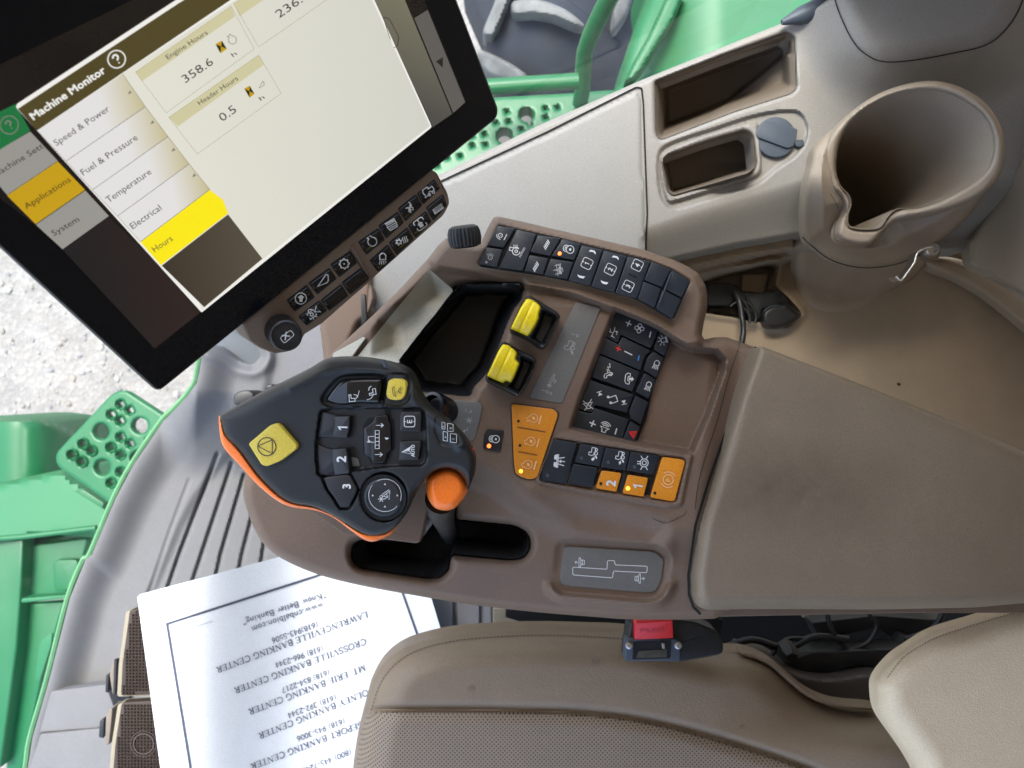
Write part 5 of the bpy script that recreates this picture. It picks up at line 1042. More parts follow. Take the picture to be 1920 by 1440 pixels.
gm('lower_shell', [(440, 800), (520, 760), (700, 700), (840, 790), (850, 850), (780, 880), (735, 950), (690, 975), (600, 930), (500, 880)], lambda px, py, s: jf(px, py)+.028+.012*rim(s, 14), M['black_soft'], t, cell=5, skirt=.03)
gm('thumb_pad', spl(z4([(1438, 890), (1470, 845), (1530, 818), (1590, 812), (1650, 838), (1690, 885), (1702, 940), (1690, 990), (1650, 1045), (1610, 1078), (1560, 1088), (1500, 1075), (1462, 1035), (1440, 975)]), 4), lambda px, py, s: .574+.013*rim(s, 15), M['orange'], t, cell=1.8, skirt=.012)
tube('stem', [W(*P_(z4, 1535, 1010), .61), W(*P_(z4, 1530, 1090), .635), W(*P_(z4, 1555, 1170), .68), W(*P_(z4, 1590, 1250), .76)], [.0135, .0115, .009, .0085], M['black_soft'], t, 24)
tube('linkage', [W(*P_(z4, 1480, 1130), .68), W(*P_(z4, 1410, 1230), .73)], .0035, M['plate'], t, 12)
prism('seam_nick', rnd(z4([(1140, 118), (1160, 118), (1200, 180), (1192, 192), (1175, 190)]), 1), jf, M['cap'], t, lift=-.002, thick=.004, bev=.5)
def JK(Z, P, marks=None, mat=None, lift=-.001, f=None, r=3, thick=.010, bev=2, ink='ink', name='key', label=None):
    o = prism(name, rnd(Z(P), r), f or jf, mat or M['black'], t, lift=lift, thick=thick, bev=bev, label=label)
    if marks: m_ = Marks(f or jf, lift+.0004); marks(m_); m_.build('symbol', M[ink], o)
    return o
gm('rocker_key', inset(orient(rocker), 3).tolist(), lambda px, py, s: jf(px, py)-.001+.005*rim(s, 9)+.0035*np.clip((650-px)/40., 0, 1)-.001, M['gloss'], t, cell=1.6, skirt=.01)
m_ = Marks(jf, .0022); m_.icon('spout', *P_(c5, 765, 480), 18, 5, 1.3).icon('spout', *P_(c5, 1010, 380), 18, 100, 1.3).line(spl(c5([(945, 515), (1000, 495), (1040, 430)]), 3, False), 1).line(spl(c5([(838, 385), (825, 440), (795, 500)]), 3, False), 1); m_.build('symbol', M['ink'], t.children[-1])
yk = JK(c5, [(1240, 250), (1300, 218), (1440, 232), (1492, 300), (1480, 430), (1435, 512), (1330, 525), (1230, 498), (1208, 430)], lambda m: m.icon('unload', *P_(c5, 1372, 392), 19, -80, 1.), M['yellow_key'], lift=.0012, r=6, ink='ink_black', bev=2.4)
for P, (hx, hy), ch, hi in (([(330, 668), (480, 735), (705, 742), (700, 900), (668, 1042), (470, 1035), (258, 1028), (280, 850)], (612, 900), '1', [(480, 740), (705, 742), (700, 900), (668, 1042), (470, 1035), (500, 850)]),
                 ([(255, 1130), (400, 1190), (470, 1200), (655, 1188), (680, 1300), (700, 1530), (520, 1570), (270, 1560), (250, 1350)], (590, 1335), '2', [(470, 1200), (655, 1188), (680, 1300), (700, 1530), (500, 1560), (462, 1350)])):
    o = JK(c5, P, None, M['black'], lift=-.0035, r=2)
    o2 = prism('key_face', rnd(c5(hi), 1.5), Pl(*P_(c5, hx, hy), .5665, .22, .08), M['black'], o, lift=.0012, thick=.006, bev=1.5)
    x, y = P_(c5, hx, hy); m_ = Marks(Pl(x, y, .5665, .22, .08), .0016); m_.glyph(ch, x, y, 17, (.05, -1), True); m_.build('symbol', M['ink'], o)
o = JK(z4, [(778, 878), (925, 855), (945, 862), (992, 948), (985, 975), (940, 1062), (885, 1068), (850, 1010), (805, 950)], None, lift=.0015, r=2.5)
x, y = P_(z4, 925, 932); m_ = Marks(jf, .0020); m_.glyph('3', x, y, 15, (0, -1), True); m_.build('symbol', M['ink'], o)
JK(c5, [(900, 640), (1180, 640), (1200, 740), (960, 760), (890, 880), (890, 1250), (950, 1290), (1000, 1400), (1220, 1410), (1230, 1250), (1330, 1200), (1330, 790), (1280, 760), (1280, 640)], None, M['void'], lift=-.0052, name='pocket', bev=.5, r=2)
JK(c5, [(1060, 738), (1210, 728), (1235, 745), (1245, 810), (1272, 850), (1280, 1200), (1225, 1250), (1215, 1330), (1180, 1390), (1020, 1400), (1005, 1330), (905, 1262), (900, 905), (940, 890), (1030, 820)],
   lambda m: (m.icon('header', *P_(c5, 1090, 1065), 34, 90, 1.1), m.icon('arrow', *P_(c5, 1122, 868), 14, 0, 1.1), m.icon('arrow', *P_(c5, 1108, 1272), 14, 0, 1.1), m.fill(c5([(938, 1100), (988, 1070), (985, 1108)])), m.fill(c5([(1188, 1035), (1252, 1045), (1215, 1068)]))), M['gloss'], lift=-.0012, name='toggle', r=2.5)
prism('clip_plate', rnd(c5([(692, 1300), (820, 1330), (850, 1430), (700, 1440)]), 1), jf, M['plate'], t, lift=-.0046, thick=.003, bev=.5)
JK(c5, [(1425, 678), (1690, 680), (1702, 720), (1690, 960), (1400, 948), (1405, 720)], lambda m: (m.icon('box', *P_(c5, 1535, 815), 20, 90, 1.4), m.glyph('E', *P_(c5, 1535, 815), 9.5, (0, -1), True)), M['black'], lift=-.0008, r=1.5)
JK(c5, [(1402, 1092), (1688, 1085), (1695, 1130), (1660, 1350), (1390, 1355), (1395, 1120)], lambda m: (m.icon('nav', *P_(c5, 1500, 1225), 19, 100, 1.3), m.text('AUTO', *c5([(1605, 1302), (1605, 1138)]), 6.2, (-1, 0), True)), M['black'], lift=-.0008, r=1.5)
# thumb pad with rings
c = W(padc[0], padc[1], .572); ax = jf.n
lathe('dial_well', c-ax*.001, ax, [(.0, -.002), (.0165, -.002), (.0172, .003), (.0180, .0032)], M['void'], t, 40)
dk = lathe('dial', c+ax*.001, ax, [(.0152, -.003), (.0152, .0005), (.0146, .0018), (.0128, .0024), (.0125, .0019), (0, .0019)], M['black'], t, 48)
m_ = Marks(Pl(padc[0], padc[1], .5694, .10, .10), .0006); x, y = padc; x += 2; y -= 3
m_.line(circ(x, y, 30.5, 36), .9, True).icon('star', x-7, y+7, 12, 90, 1.3).icon('auger', x+2, y-2, 20, 45, 1.1).text('n/min', (x+9, y+8), (x+10, y-8), 3.6, (-1, 0))
for a in range(4): cx_, cy_ = x+23*math.cos(a*math.pi/2), y+21*math.sin(a*math.pi/2); m_.fill([(cx_-2, cy_+1.6), (cx_+2, cy_+1.6), (cx_, cy_-2)])
m_.build('symbol', M['ink'], dk)
o = JK(z4, [(292, 660), (430, 542), (462, 530), (490, 535), (605, 668), (602, 692), (500, 770), (412, 805), (378, 795)], None, M['yellow_key'], lift=.0045, r=4, bev=2.2, thick=.012)
m_ = Marks(jf, .0050); x, y = P_(z4, 412, 677); m_.line(circ(x, y, 17, 30), 1.7, True).line([(x-17, y-1), (x+10, y-13), (x+10, y+13)], 1.5, True); m_.build('symbol', M['ink_black'], o)
def side_mark(m_):
    for cx_, cy_, w, h in ((1548, 540, 20, 42), (1592, 552, 36, 50), (1560, 608, 28, 60), (1612, 620, 40, 56)):
        m_.line(rnd(z4([(cx_-w/2, cy_-h/2), (cx_+w/2, cy_-h/2+6), (cx_+w/2, cy_+h/2+4), (cx_-w/2, cy_+h/2)]), 1.2), .9, True)
    for s_, x, y in (('A', 1560, 618), ('B', 1548, 550), ('C', 1612, 628), ('D', 1594, 560)):
        m_.glyph(s_, *P_(z4, x, y-2), 3.6, (0, -1))
m_ = Marks(lambda px, py, s=None: Dj(px, py), .0012); side_mark(m_); m_.build('symbol', M['ink'], t)
prism('side_indicator', circ(*P_(z4, 1738, 694), 1.8, 10), lambda px, py, s=None: .572+0*px, M['red'], t, thick=.004, bev=.8)
# ================================================================== DISPLAY
t = thing('display', 'black tilted touchscreen display showing a machine monitor page with hours', 'display', 560, 460, .6)
DS = t
vv = np.array([600., 1165., 1400.]); vv /= np.linalg.norm(vv); hh = np.array([2826., -3138., 1400.]); hh = hh-vv*(hh@vv); hh /= np.linalg.norm(hh)
nn = np.cross(hh, vv); nn = np.array([nn[0], -nn[1], -nn[2]])
mp = Pl(600, 460, .53, n=nn)
glass = rnd([(297, 737), (-330, 160), (-280, 60), (700, -420), (770, -230), (936, 205), (933, 222)], [14, 10, 10, 10, 2, 10, 12])
prism('housing', glass, mp, M['black'], t, lift=-.002, thick=.035, bev=5)
prism('glass_front', inset(orient(glass), 3).tolist(), mp, M['bezel'], t, lift=0, thick=.004, bev=1.2)
EX = 2**scene.view_settings.exposure
def scr(name, rgb, k=1.0): c_ = srgb(*rgb); return screen(name, tuple(x/EX*k for x in c_), 1.0)
SC = {n: scr('screen_'+n, c_) for n, c_ in dict(ivory=(212, 210, 196), white=(240, 238, 232), title=(78, 68, 32), green=(20, 112, 58), grey=(150, 148, 142), amber=(196, 156, 12), yellow=(250, 232, 10), row=(222, 220, 216), row_tan=(200, 190, 150), olive=(112, 108, 92), grey2=(92, 88, 84), dark=(34, 28, 22), brown=(70, 56, 46), head=(206, 200, 160), ink=(62, 56, 62), line=(120, 116, 120), dim=(130, 128, 120), fade=(160, 150, 118), red=(80, 30, 20)).items()}
SC['off'] = material('screen_off', (.02, .015, .012), .1)
def grad(name, c0, c1, axis=0, lo=0., hi=1.):
    m = bpy.data.materials.new(name); m.use_nodes = True; N = m.node_tree.nodes; L = m.node_tree.links; b = N['Principled BSDF']
    b.inputs['Base Color'].default_value = (.01, .01, .01, 1); b.inputs['Roughness'].default_value = .12
    tc = N.new('ShaderNodeTexCoord'); sp = N.new('ShaderNodeSeparateXYZ'); L.new(tc.outputs['Generated'], sp.inputs[0]); mr = N.new('ShaderNodeMapRange'); mr.inputs[1].default_value = lo; mr.inputs[2].default_value = hi; L.new(sp.outputs[axis], mr.inputs[0])
    mx = N.new('ShaderNodeMix'); mx.data_type = 'RGBA'; a = srgb(*c0); z = srgb(*c1); mx.inputs[6].default_value = (*[x/EX*1.0 for x in a], 1); mx.inputs[7].default_value = (*[x/EX*1.0 for x in z], 1)
    L.new(mr.outputs[0], mx.inputs[0]); L.new(mx.outputs[2], b.inputs['Emission Color']); b.inputs['Emission Strength'].default_value = 1; return m
SC['row'] = grad('screen_menu_row', (226, 224, 222), (196, 186, 140), 0, .6, 1.)
SC['ivory'] = grad('screen_page', (226, 224, 210), (208, 208, 198), 0, .0, 1.)
SC['olive'] = grad('screen_side', (120, 116, 96), (76, 74, 70), 1, .9, .1)
scp = prism('screen', [(120, 467), (-120, 275), (-60, 150), (640, -190), (770, -60), (803, 18), (874, 190), (290, 655)], mp, SC['off'], t, lift=.0003, thick=.003, bev=0)
def sheet(name, P, mat, lv, parent=None, texts=(), lines=(), fills=()):
    o = Marks(mp, .0004+.0002*lv); o.fill(P); o = o.build(name, SC[mat], parent or scp)
    return o
def txt(parent_, body, a, b, h, mat='ink', bold=False, lv=8, upv=(-.62, -.79)):
    m_ = Marks(mp, .0004+.0002*lv); m_.text(body, a, b, h, upv, bold); m_.build('lettering', SC[mat], parent_)
# layer 1: page behind
bg = []
sheet('side_page', z2([(860, -90), (1000, -170), (1080, 0), (1345, 640), (1235, 715)]), 'olive', 1)
sheet('side_page', z2([(1130, 102), (1206, 55), (1417, 575), (1350, 636)]), 'grey2', 2)
sheet('side_arrow', z2([(1252, 345), (1292, 322), (1290, 380)]), 'dark', 4)
m_ = Marks(mp, .0011); m_.line(rnd(z2([(955, 95), (990, 105), (1045, 210), (1035, 262), (1010, 270)]), 4), 1.2, True); m_.build('side_button', SC['dark'], scp)
m_ = Marks(mp, .0011); m_.line(z2([(1075, -10), (1345, 640)]), .8); m_.build('side_line', SC['dark'], scp)
sheet('header_bar', z1([(-220, 740), (85, 585), (170, 735), (0, 842), (-120, 905)]), 'green', 1)
sheet('menu_row', z1([(-120, 905), (0, 840), (170, 740), (325, 905), (40, 1097)]), 'grey', 1)
sheet('menu_row', z1([(40, 1100), (325, 908), (478, 1068), (200, 1260)]), 'amber', 1)
sheet('menu_row', z1([(202, 1264), (480, 1072), (612, 1215), (352, 1402)]), 'grey', 1)
SC['shade'] = grad('screen_shade', (18, 17, 19), (38, 24, 19), 0, .0, .8)
sheet('menu_blank', [(117.5, 468.5), (204, 406), (300, 500), (378, 583), (290, 653)], 'shade', 1)
txt(scp, 'Machine Sett', z1([(-28, 1000)])[0], z1([(248, 830)])[0], 11.5, 'dark')
txt(scp, 'Applications', z1([(150, 1178)])[0], z1([(402, 1018)])[0], 11.5, 'dark')
txt(scp, 'System', z1([(305, 1328)])[0], z1([(450, 1242)])[0], 11.5, 'dark')
m_ = Marks(mp, .0012); q = P_(z1, 52, 703); m_.line(circ(*q, 17, 28), 1.7, True).icon('query', *q, 18, 35, 2.6); m_.build('help_ring', SC['dim'], scp)
# layer 2: the pop-up page
win = rnd([(27, 198), (345, -10), (560, -150), (690, -26), (702, 0), (810, 238), (378, 586)], [9, 0, 0, 0, 0, 4, 2])
pg = sheet('pop_up_page', win, 'white', 3)
sheet('page_area', [(228, 139), (430, 7), (560, -75), (676, -45), (699, 3), (806, 236), (493, 486), (378, 581)], 'ivory', 4, pg)
sheet('title_bar', rnd(z1([(100, 612), (1010, 15), (1300, -160), (1420, -90), (1292, 3), (208, 735)]), 2), 'title', 5, pg)
txt(pg, 'Machine Monitor', z1([(190, 675)])[0], z1([(598, 405)])[0], 14.5, 'white', True, 9)
m_ = Marks(mp, .0022); q = P_(z1, 656, 333); m_.line(circ(*q, 16.5, 28), 2.2, True).icon('query', *q, 19, 35, 3.2); m_.build('help_ring', SC['white'], pg)
Lx = [((210, 736), (690, 415)), ((372, 906), (818, 600)), ((520, 1068), (945, 768)), ((660, 1216), (1064, 922)), ((790, 1360), (1180, 1066))]
names = [('Speed & Power', (318, 822), (620, 620)), ('Fuel & Pressure', (470, 988), (778, 782)), ('Temperature', (612, 1142), (855, 975)), ('Electrical', (748, 1290), (912, 1178)), ('Hours', (872, 1420), (975, 1350))]
for k in range(4):
    a, b = Lx[k]; c_2, d_2 = Lx[k+1]
    o = sheet('menu_row', z1([a, b, d_2, c_2]), 'row', 5, pg)
    m_ = Marks(mp, .0017); m_.line(z1([c_2, d_2]), 1.1); m_.line(z1([a, c_2]), .8).line(z1([b, d_2]), .8); m_.build('menu_line', SC['line'], pg)
    x, y = np.array(d_2)-np.array([88, 78]); sheet('menu_arrow', z1([(x-12, y+10), (x+12, y), (x, y-14)]), 'dim', 7, pg)
o = sheet('menu_tab', z1([(790, 1362), (1180, 1068), (1255, 1125), (1283, 1200), (905, 1492)]), 'yellow', 5, pg)
SC['tail'] = grad('screen_tail', (56, 46, 34), (84, 76, 62), 0, .0, 1.)
sheet('menu_blank', [(303, 498), (427.6, 402), (492, 485), (383, 576)], 'tail', 5, pg)
for body, a, b in names: txt(pg, body, z1([a])[0], z1([b])[0], 12.5 if body != 'Hours' else 12, 'ink', False, 9)
for (H, Cc) in (([(762, 405), (1300, 35), (1322, 92), (800, 456)], [(762, 405), (1300, 35), (1430, 275), (935, 635)]), ([(950, 660), (1455, 310), (1487, 362), (1000, 712)], [(950, 660), (1455, 310), (1582, 525), (1110, 867)]), ([(1315, 22), (1700, -240), (1740, -180), (1348, 92)], [(1315, 22), (1700, -240), (1850, -10), (1455, 265)])):
    o = sheet('card_header', z1(H), 'head', 6, pg); m_ = Marks(mp, .0017); m_.line(z1(Cc), .7, True); m_.build('card_outline', SC['fade'], pg)
txt(pg, 'Engine Hours', *z1([(945, 335), (1172, 190)]), 9.5, 'ink', False, 9); txt(pg, 'Header Hours', *z1([(1125, 593), (1342, 448)]), 9.5, 'ink', False, 9)
txt(pg, '358.6', *z1([(1045, 468), (1205, 358)]), 16, 'ink', False, 9); txt(pg, '0.5', *z1([(1252, 686), (1335, 626)]), 16, 'ink', False, 9); txt(pg, '236.1', *z1([(1572, 103), (1735, -10)]), 16, 'ink', False, 9)
txt(pg, 'h', *z1([(1312, 322), (1334, 307)]), 8.5, 'ink', False, 9); txt(pg, 'h', *z1([(1468, 568), (1490, 552)]), 8.5, 'ink', False, 9)
for P in ([(1212, 248), (1248, 228), (1276, 275), (1240, 300)], [(1374, 498), (1404, 482), (1432, 528), (1404, 550)]):
    sheet('hourglass', z1(P), 'amber', 7, pg); a, b, c_2, d_2 = [np.array(q) for q in P]; m = (a+c_2)/2
    m_ = Marks(mp, .0024); m_.fill(z1([a, m, d_2])).fill(z1([b, c_2, m])); m_.build('hourglass_mark', SC['dark'], pg)
m_ = Marks(mp, .0022); m_.icon('engine', *P_(z1, 1306, 222), 18, 30, 1.0).icon('wedge', *P_(z1, 1470, 478), 13, 20, .9); m_.build('card_icon', SC['ink'], pg)
# control bar below the glass
bar = rnd(z3([(185, 1122), (470, 890), (900, 540), (1400, 128), (1440, 148), (1512, 285), (1524, 350), (1485, 425), (1062, 802), (1000, 862), (880, 965), (705, 1120), (590, 1192), (560, 1250), (500, 1300), (400, 1318), (300, 1280), (235, 1235)]), [3, 0, 0, 6, 6, 6, 6, 6, 2, 2, 2, 2, 3, 6, 6, 6, 6, 5])
bp = mp.up(-.004)
prism('control_bar', bar, bp, M['brown_light'], t, lift=0, thick=.016, bev=4)
def nbtn(Q, ic=None, sz=17, rot=38, w=1.4, blank=False):
    P = rnd(z3(Q), 2.2); x, y = np.mean(z3(Q), 0)
    prism('key_pocket', inset(orient(P), -1.0).tolist(), bp, M['void'], t, lift=.0002, thick=.002, bev=0)
    e = np.array(z3([Q[1]])[0])-np.array(z3([Q[0]])[0]); L_ = np.linalg.norm(e); e /= L_; nrm_ = np.array([-e[1], e[0]])
    def f(px, py, s): q = ((px-x)*nrm_[0]+(py-y)*nrm_[1]); return bp(px, py)-.0018+.0024*(q/12.)**2+.0012*rim(s, 2.5)
    o = gm('key', P, f, M['gloss'], t, cell=1.5, skirt=.003, angle=60)
    if ic:
        m_ = Marks(lambda px, py, s=None: f(np.asarray(px), np.asarray(py), np.full(np.shape(px), 9.)), .0004)
        if ic == 'display':
            m_.lift = .0009
            m_.fill(z3([(1408, 388), (1468, 345), (1484, 378), (1424, 420)])); m_.build('symbol', M['ink'], o)
            m_ = Marks(lambda px, py, s=None: f(np.asarray(px), np.asarray(py), np.full(np.shape(px), 9.)), .0014); m_.text('00H', *z3([(1432, 402), (1478, 370)]), 7, (-.5, -.86)); m_.build('symbol', M['ink_black'], o)
        else: m_.icon(ic, x, y, sz, rot, 1.9); m_.build('symbol', M['ink'], o)
    return o
for Q, ic, sz, rot in (([(475, 970), (600, 875), (650, 950), (525, 1040)], 'circle_arrow', 21, 0), ([(615, 860), (745, 765), (790, 830), (670, 930)], 'wedge', 24, 15), ([(755, 740), (880, 655), (920, 730), (810, 820)], 'gear', 19, 0),
    ([(550, 1075), (680, 975), (730, 1035), (600, 1130)], 'camera', 21, 38), ([(695, 970), (820, 870), (865, 940), (745, 1035)], None, 0, 0), ([(830, 855), (950, 765), (1000, 830), (880, 930)], None, 0, 0),
    ([(935, 595), (1060, 510), (1100, 580), (985, 675)], 'engine', 20, 30), ([(1065, 490), (1185, 405), (1222, 470), (1112, 570)], 'grid', 19, 30), ([(1190, 380), (1300, 295), (1340, 360), (1235, 460)], 'run', 19, -40), ([(1312, 285), (1420, 195), (1455, 250), (1350, 350)], 'combine', 21, 35),
    ([(1008, 715), (1120, 615), (1168, 690), (1060, 785)], 'lamp', 19, 0), ([(1132, 600), (1245, 505), (1285, 575), (1180, 675)], 'climate', 19, 20), ([(1255, 490), (1365, 400), (1400, 465), (1300, 565)], 'house', 20, 35), ([(1370, 375), (1475, 290), (1500, 360), (1415, 455)], 'display', 20, 35)):
    nbtn(Q, ic, sz, rot)
prism('bar_divider', rnd(z3([(888, 628), (902, 622), (925, 650), (1018, 815), (1012, 828), (1000, 815)]), 1), bp, M['brown'], t, lift=.0022, thick=.004, bev=1.6)
m_ = Marks(bp, .0003); m_.line(z3([(872, 640), (1000, 838)]), 1.2).line(z3([(1432, 155), (1500, 300)]), 1.0); m_.build('seam_line', M['ink_black'], t)
c = W(*P_(z3, 420, 1145), .545); ax = mp.n
tip = W(*P_(z3, 470, 1200), .512); axk = tip-c; hL = np.linalg.norm(axk)
kn = lathe('rotary_knob', c, axk, [(.0122, -.004, 0), (.0119, .004, 1), (.0113, hL-.004, 1), (.0108, hL-.001, 0), (.0098, hL, 0), (.0094, hL-.0012, 0), (.0, hL-.0012, 0)], M['black'], t, ribs=44, rd=.0007)
lathe('knob_ring', c-axk/hL*.002, axk, [(.0140, -.004), (.0140, .001), (.0130, .003)], M['gloss'], t, 40)
x, y = P_(z3, 473, 1203); kp_ = Pl(x, y, .5132, n=axk)
m_ = Marks(kp_, .0006); m_.line(rnd([(x-13, y+3), (x+7, y-12), (x+14, y-3), (x-5, y+13)], 3.5), 1.3, True).text('X', (x-4, y+7), (x+6, y-1), 10.5, (-.6, -.8), True); m_.build('symbol', M['ink'], kn)
# ================================================================== SEAT
t = thing('operator_seat', 'taupe leather seat cushion with perforated insert and paler side bolster', 'seat', 1150, 1380, 1.2)
cush = spl([(655, 1560), (662, 1440), (672, 1370), (688, 1305), (700, 1265), (722, 1235), (752, 1213), (790, 1199), (840, 1188), (900, 1182), (1000, 1178), (1100, 1180), (1180, 1184), (1280, 1205), (1345, 1220), (1399, 1222), (1442, 1237), (1470, 1258), (1500, 1285), (1540, 1308), (1590, 1321), (1660, 1324), (1760, 1330), (1760, 1600), (1300, 1640), (900, 1640)], 4)
ins = spl([(640, 1700), (655, 1500), (668, 1400), (680, 1350), (693, 1332), (730, 1330), (900, 1330), (1059, 1334), (1166, 1343), (1272, 1364), (1378, 1394), (1470, 1424), (1540, 1452), (1620, 1500), (1640, 1700)], 4)
def Dcu(px, py, s):
    d = .90+.10*(1-np.sqrt(np.clip(1-(1-np.clip(s/75., 0, 1))**2, 0, 1)))*.75
    e = sdf(px, py, ins)
    d = d+.007*(1-sm((np.abs(e)-.5)/7.))+.006*(1-sm((e+3)/20.))
    d = d+.003*(1-sm((np.abs(s-9)-.8)/3.))
    d = d+.02*sm((px-1330)/260.)*(1-sm((py-1330)/80.))
    d = d-.03*np.exp(-((px-1750)/260.)**2)*sm((py-1330)/100.)
    return d
gm('cushion', cush, Dcu, M['leather'], t, cell=3.4, skirt=.03)
def perfmat():
    m = material('perforated_leather', (.225, .168, .115), .55, vary=.04); nt = m.node_tree; N = nt.nodes; L = nt.links; b = N['Principled BSDF']; src = b.inputs['Base Color'].links[0].from_socket
    tc = N.new('ShaderNodeTexCoord'); mp_ = N.new('ShaderNodeMapping'); mp_.inputs['Rotation'].default_value = (0, 0, R(45)); L.new(tc.outputs['Object'], mp_.inputs[0])
    v = N.new('ShaderNodeTexVoronoi'); v.voronoi_dimensions = '2D'; v.inputs['Scale'].default_value = 270; v.inputs['Randomness'].default_value = 0; L.new(mp_.outputs[0], v.inputs['Vector'])
    a = N.new('ShaderNodeMapRange'); a.inputs[1].default_value = .2; a.inputs[2].default_value = .29; a.inputs[3].default_value = 1; a.inputs[4].default_value = 0; L.new(v.outputs['Distance'], a.inputs[0])
    mx = N.new('ShaderNodeMix'); mx.data_type = 'RGBA'; mx.inputs[7].default_value = (.02, .016, .013, 1); L.new(a.outputs[0], mx.inputs[0]); L.new(src, mx.inputs[6]); L.new(mx.outputs[2], b.inputs['Base Color'])
    bp_ = N.new('ShaderNodeBump'); bp_.inputs['Strength'].default_value = .5; bp_.inputs['Distance'].default_value = .001; bp_.invert = True; L.new(a.outputs[0], bp_.inputs['Height']); L.new(bp_.outputs[0], b.inputs['Normal'])
    return m
insv = [p for p in ins]
# the insert follows the cushion just inside its seam
S_c = lambda px, py: np.maximum(-sdf(px, py, cush), 0)
gm('perforated_insert', inset(orient(ins), 1.5).tolist(), lambda px, py, s: Dcu(px, py, S_c(px, py))-.0015-.006*sm(s/26.)+.004*rim(s, 5), perfmat(), t, cell=3.6, skirt=.003)
def stitches(name, path, f, parent, step=7., ln=4.4, w=1.5):
    P = np.array(path); seg = np.linalg.norm(np.diff(P, axis=0), axis=1); cum = np.r_[0, np.cumsum(seg)]
    m_ = Marks(f, .0009); s = 0
    while s+ln < cum[-1]:
        a = [np.interp(s, cum, P[:, 0]), np.interp(s, cum, P[:, 1])]; b = [np.interp(s+ln, cum, P[:, 0]), np.interp(s+ln, cum, P[:, 1])]; m_.line([a, b], w); s += step
    m_.build(name, M['thread'], parent)
fc = lambda px, py, s=None: Dcu(np.asarray(px, float), np.asarray(py, float), S_c(px, py))
edge = spl([(672, 1470), (684, 1380), (700, 1318), (714, 1280), (735, 1251), (765, 1228), (802, 1213), (850, 1202), (900, 1196), (1000, 1191), (1100, 1193), (1175, 1198)], 6, False)
stitches('stitching', edge, fc, t)
# welt joint between cushion and the piece behind
gm('rear_flap', spl([(1380, 1226), (1440, 1232), (1500, 1262), (1560, 1270), (1660, 1262), (1680, 1330), (1590, 1325), (1530, 1312), (1480, 1285), (1440, 1250)], 4), lambda px, py, s: .985+.02*rim(s, 10), material('dark_flap', (.06, .048, .038), .6), t, cell=4, skirt=.06)
gm('welt', spl([(1395, 1222), (1442, 1236), (1480, 1266), (1520, 1298), (1570, 1318), (1640, 1325), (1640, 1331), (1565, 1326), (1512, 1306), (1470, 1272), (1436, 1244), (1392, 1229)], 3), lambda px, py, s: .935+.006*rim(s, 4), M['leather'], t, cell=2, skirt=.02)
bol = spl([(1638, 1300), (1642, 1270), (1670, 1235), (1700, 1213), (1750, 1183), (1830, 1158), (1920, 1131), (2060, 1100), (2140, 1250), (2060, 1600), (1800, 1600), (1712, 1440), (1680, 1390), (1646, 1340)], 5)
def Dbo(px, py, s): return .76+.13*(1-np.sqrt(np.clip(1-(1-np.clip(s/60., 0, 1))**2, 0, 1)))*.35
gm('side_bolster', bol, Dbo, M['leather_light'], t, cell=4, skirt=.01, label='paler cream beige side bolster')
S_b = lambda px, py: np.maximum(-sdf(px, py, bol), 0)
be = spl([(1664, 1270), (1690, 1236), (1712, 1219), (1757, 1195), (1835, 1169), (1925, 1143), (1990, 1128)], 6, False)
stitches('stitching', be, lambda px, py, s=None: Dbo(np.asarray(px, float), np.asarray(py, float), S_b(px, py)), t, 6, 3.6, 1.2)
v, fs = box_data(.68, -.85, 2.35, .80, -.22, 3.35); mk('backrest', v, fs, M['leather'], t)
# small stains
for x, y, r in ((883, 1292, 7), (1118, 1239, 8), (1391, 1362, 5)):
    m_ = Marks(fc, .0008); q = [(x+r*(1+.25*math.sin(3*a+x))*math.cos(a), y+r*(.8+.2*math.cos(5*a))*math.sin(a)) for a in np.linspace(0, 6.28, 16)[:-1]]; m_.fill(q); m_.build('stain', material('leather_stain', (.165, .12, .08), .7, vary=.3, vscale=300), t)
# ================================================================== UNDER-ARM MECHANISM
t = thing('seat_mechanism', 'black steel brackets and cables in the gap between console and seat', 'seat mechanism', 1400, 1200, 1.3)
prism('base_plate', [(930, 1130), (1700, 1120), (1760, 1170), (1700, 1330), (1360, 1300), (940, 1260)], const(1.2), M['void'], t, thick=.05, bev=0)
prism('frame_plate', rnd(b5([(90, 196), (700, 180), (860, 230), (840, 330), (700, 360), (160, 262), (150, 240), (90, 222)]), 3), const(1.08), M['void'], t, thick=.04, bev=2)
prism('bracket', rnd(b5([(1080, 375), (1170, 345), (1500, 332), (1520, 300), (1600, 330), (1440, 400), (1330, 395), (1280, 405), (1240, 422), (1200, 424), (1080, 402)]), 4), const(1.02), M['dark_metal'], t, thick=.04, bev=3)
prism('bracket', rnd(b5([(1170, 240), (1400, 215), (1600, 230), (1640, 290), (1500, 330), (1400, 260), (1200, 300)]), 4), const(1.06), M['dark_metal'], t, thick=.03, bev=2)
prism('pale_plate', rnd(b5([(1140, 222), (1325, 218), (1330, 248), (1180, 240)]), 2), const(1.1), M['trim_dark'], t, thick=.01, bev=1)
prism('pale_plate', rnd(b5([(1340, 215), (1650, 200), (1630, 235), (1520, 212)]), 2), const(1.1), M['trim'], t, thick=.01, bev=1)
for P, r in (([(1225, 200), (1235, 250), (1270, 310), (1320, 350), (1400, 360)], .0035), ([(1370, 210), (1400, 250), (1370, 310), (1300, 340)], .003), ([(860, 330), (960, 300), (1080, 330), (1180, 290), (1300, 300)], .005), ([(1020, 370), (1080, 300), (1170, 300)], .003), ([(1640, 190), (1600, 260), (1500, 300)], .004)):
    tube('cable', [W(x, y, 1.03) for x, y in spl(b5(P), 5, False)], r, M['dark_metal'], t, 10)
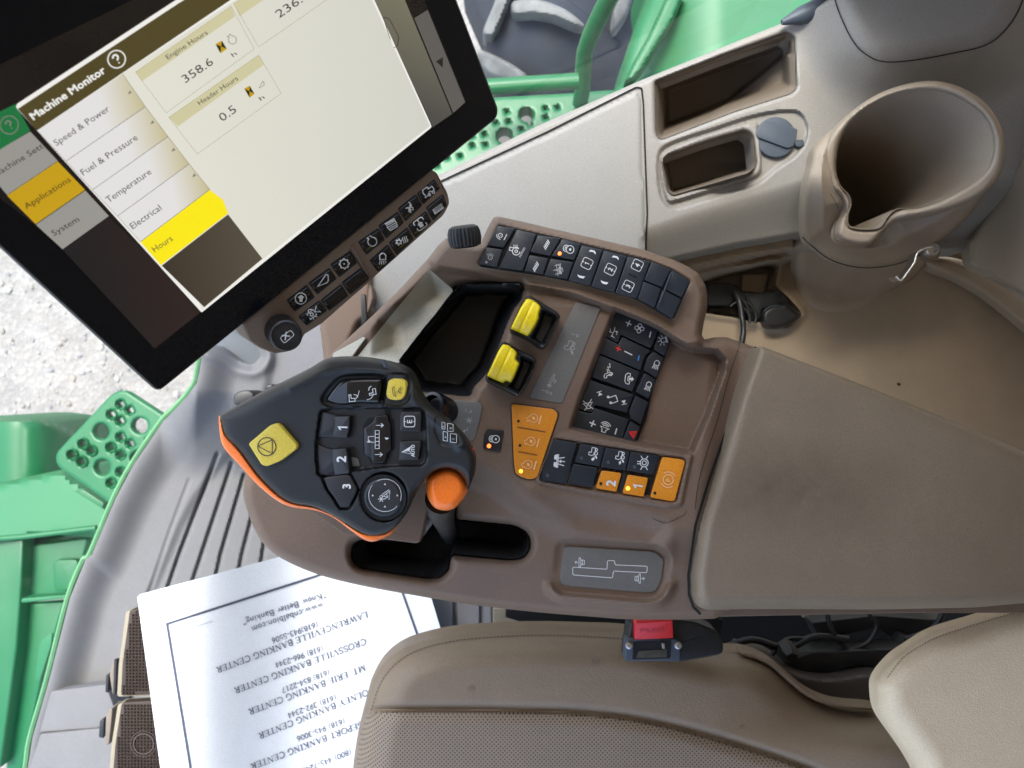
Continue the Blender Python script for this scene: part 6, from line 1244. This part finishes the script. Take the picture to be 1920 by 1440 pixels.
lathe('bolt', W(*P_(b5, 1095, 355), 1.0), (0, -.3, 1), [(.012, -.02), (.012, .0), (.008, .006)], M['dark_metal'], t, 6)
prism('cream_bracket', rnd(b5([(45, 188), (92, 190), (92, 222), (150, 232), (165, 250), (166, 270), (45, 268)]), 3), const(1.15), M['cream'], t, thick=.02, bev=1.5)
# ================================================================== BUCKLE
t = thing('seat_belt_buckle', 'black seat belt buckle with a red release button resting on the cushion edge', 'belt buckle', 1225, 1200, .92)
prism('body', rnd(b5([(515, 330), (530, 240), (545, 232), (700, 230), (770, 240), (840, 270), (862, 320), (858, 350), (840, 358), (705, 382), (512, 376)]), [3, 4, 2, 2, 10, 12, 10, 4, 4, 3, 3]), Pl(1280, 1200, .87, 0, .0), M['black_soft'], t, thick=.03, bev=6)
prism('face_frame', rnd(b5([(516, 305), (540, 298), (686, 298), (706, 305), (706, 376), (512, 376)]), 3), const(.862), M['cap'], t, thick=.02, bev=1.6)
prism('slot', rnd(b5([(543, 308), (676, 302), (672, 366), (538, 370)]), 1.5), const(.862), M['void'], t, lift=.0008, thick=.002, bev=0)
prism('latch', rnd(b5([(560, 340), (660, 334), (660, 362), (552, 366)]), 1), const(.862), material('latch_dusty', (.05, .045, .03), .7, vary=.4, vscale=200), t, lift=.0014, thick=.001, bev=.3)
prism('latch_pin', b5([(640, 312), (652, 312), (653, 332), (645, 332)]), const(.861), M['metal'], t, lift=.0018, thick=.002, bev=.5)
rb = prism('release_button', rnd(b5([(550, 240), (680, 232), (683, 296), (545, 302)]), 2), Pl(1226, 1183, .858, 0, .35), M['red'], t, thick=.015, bev=2)
m_ = Marks(Pl(1226, 1183, .858, 0, .35), .0004); m_.text('PRESS', *b5([(566, 276), (652, 272)]), 7, (0, -1), True); m_.build('lettering', material('red_embossed', (.42, .006, .01), .4), rb)
for x in (526, 699): lathe('rivet', W(*P_(b5, x, 320), .861), (0, 0, 1), [(.0042, -.002), (.0042, .001), (.002, .0016), (.002, .0003), (0, .0003)], M['metal'], t, 16)
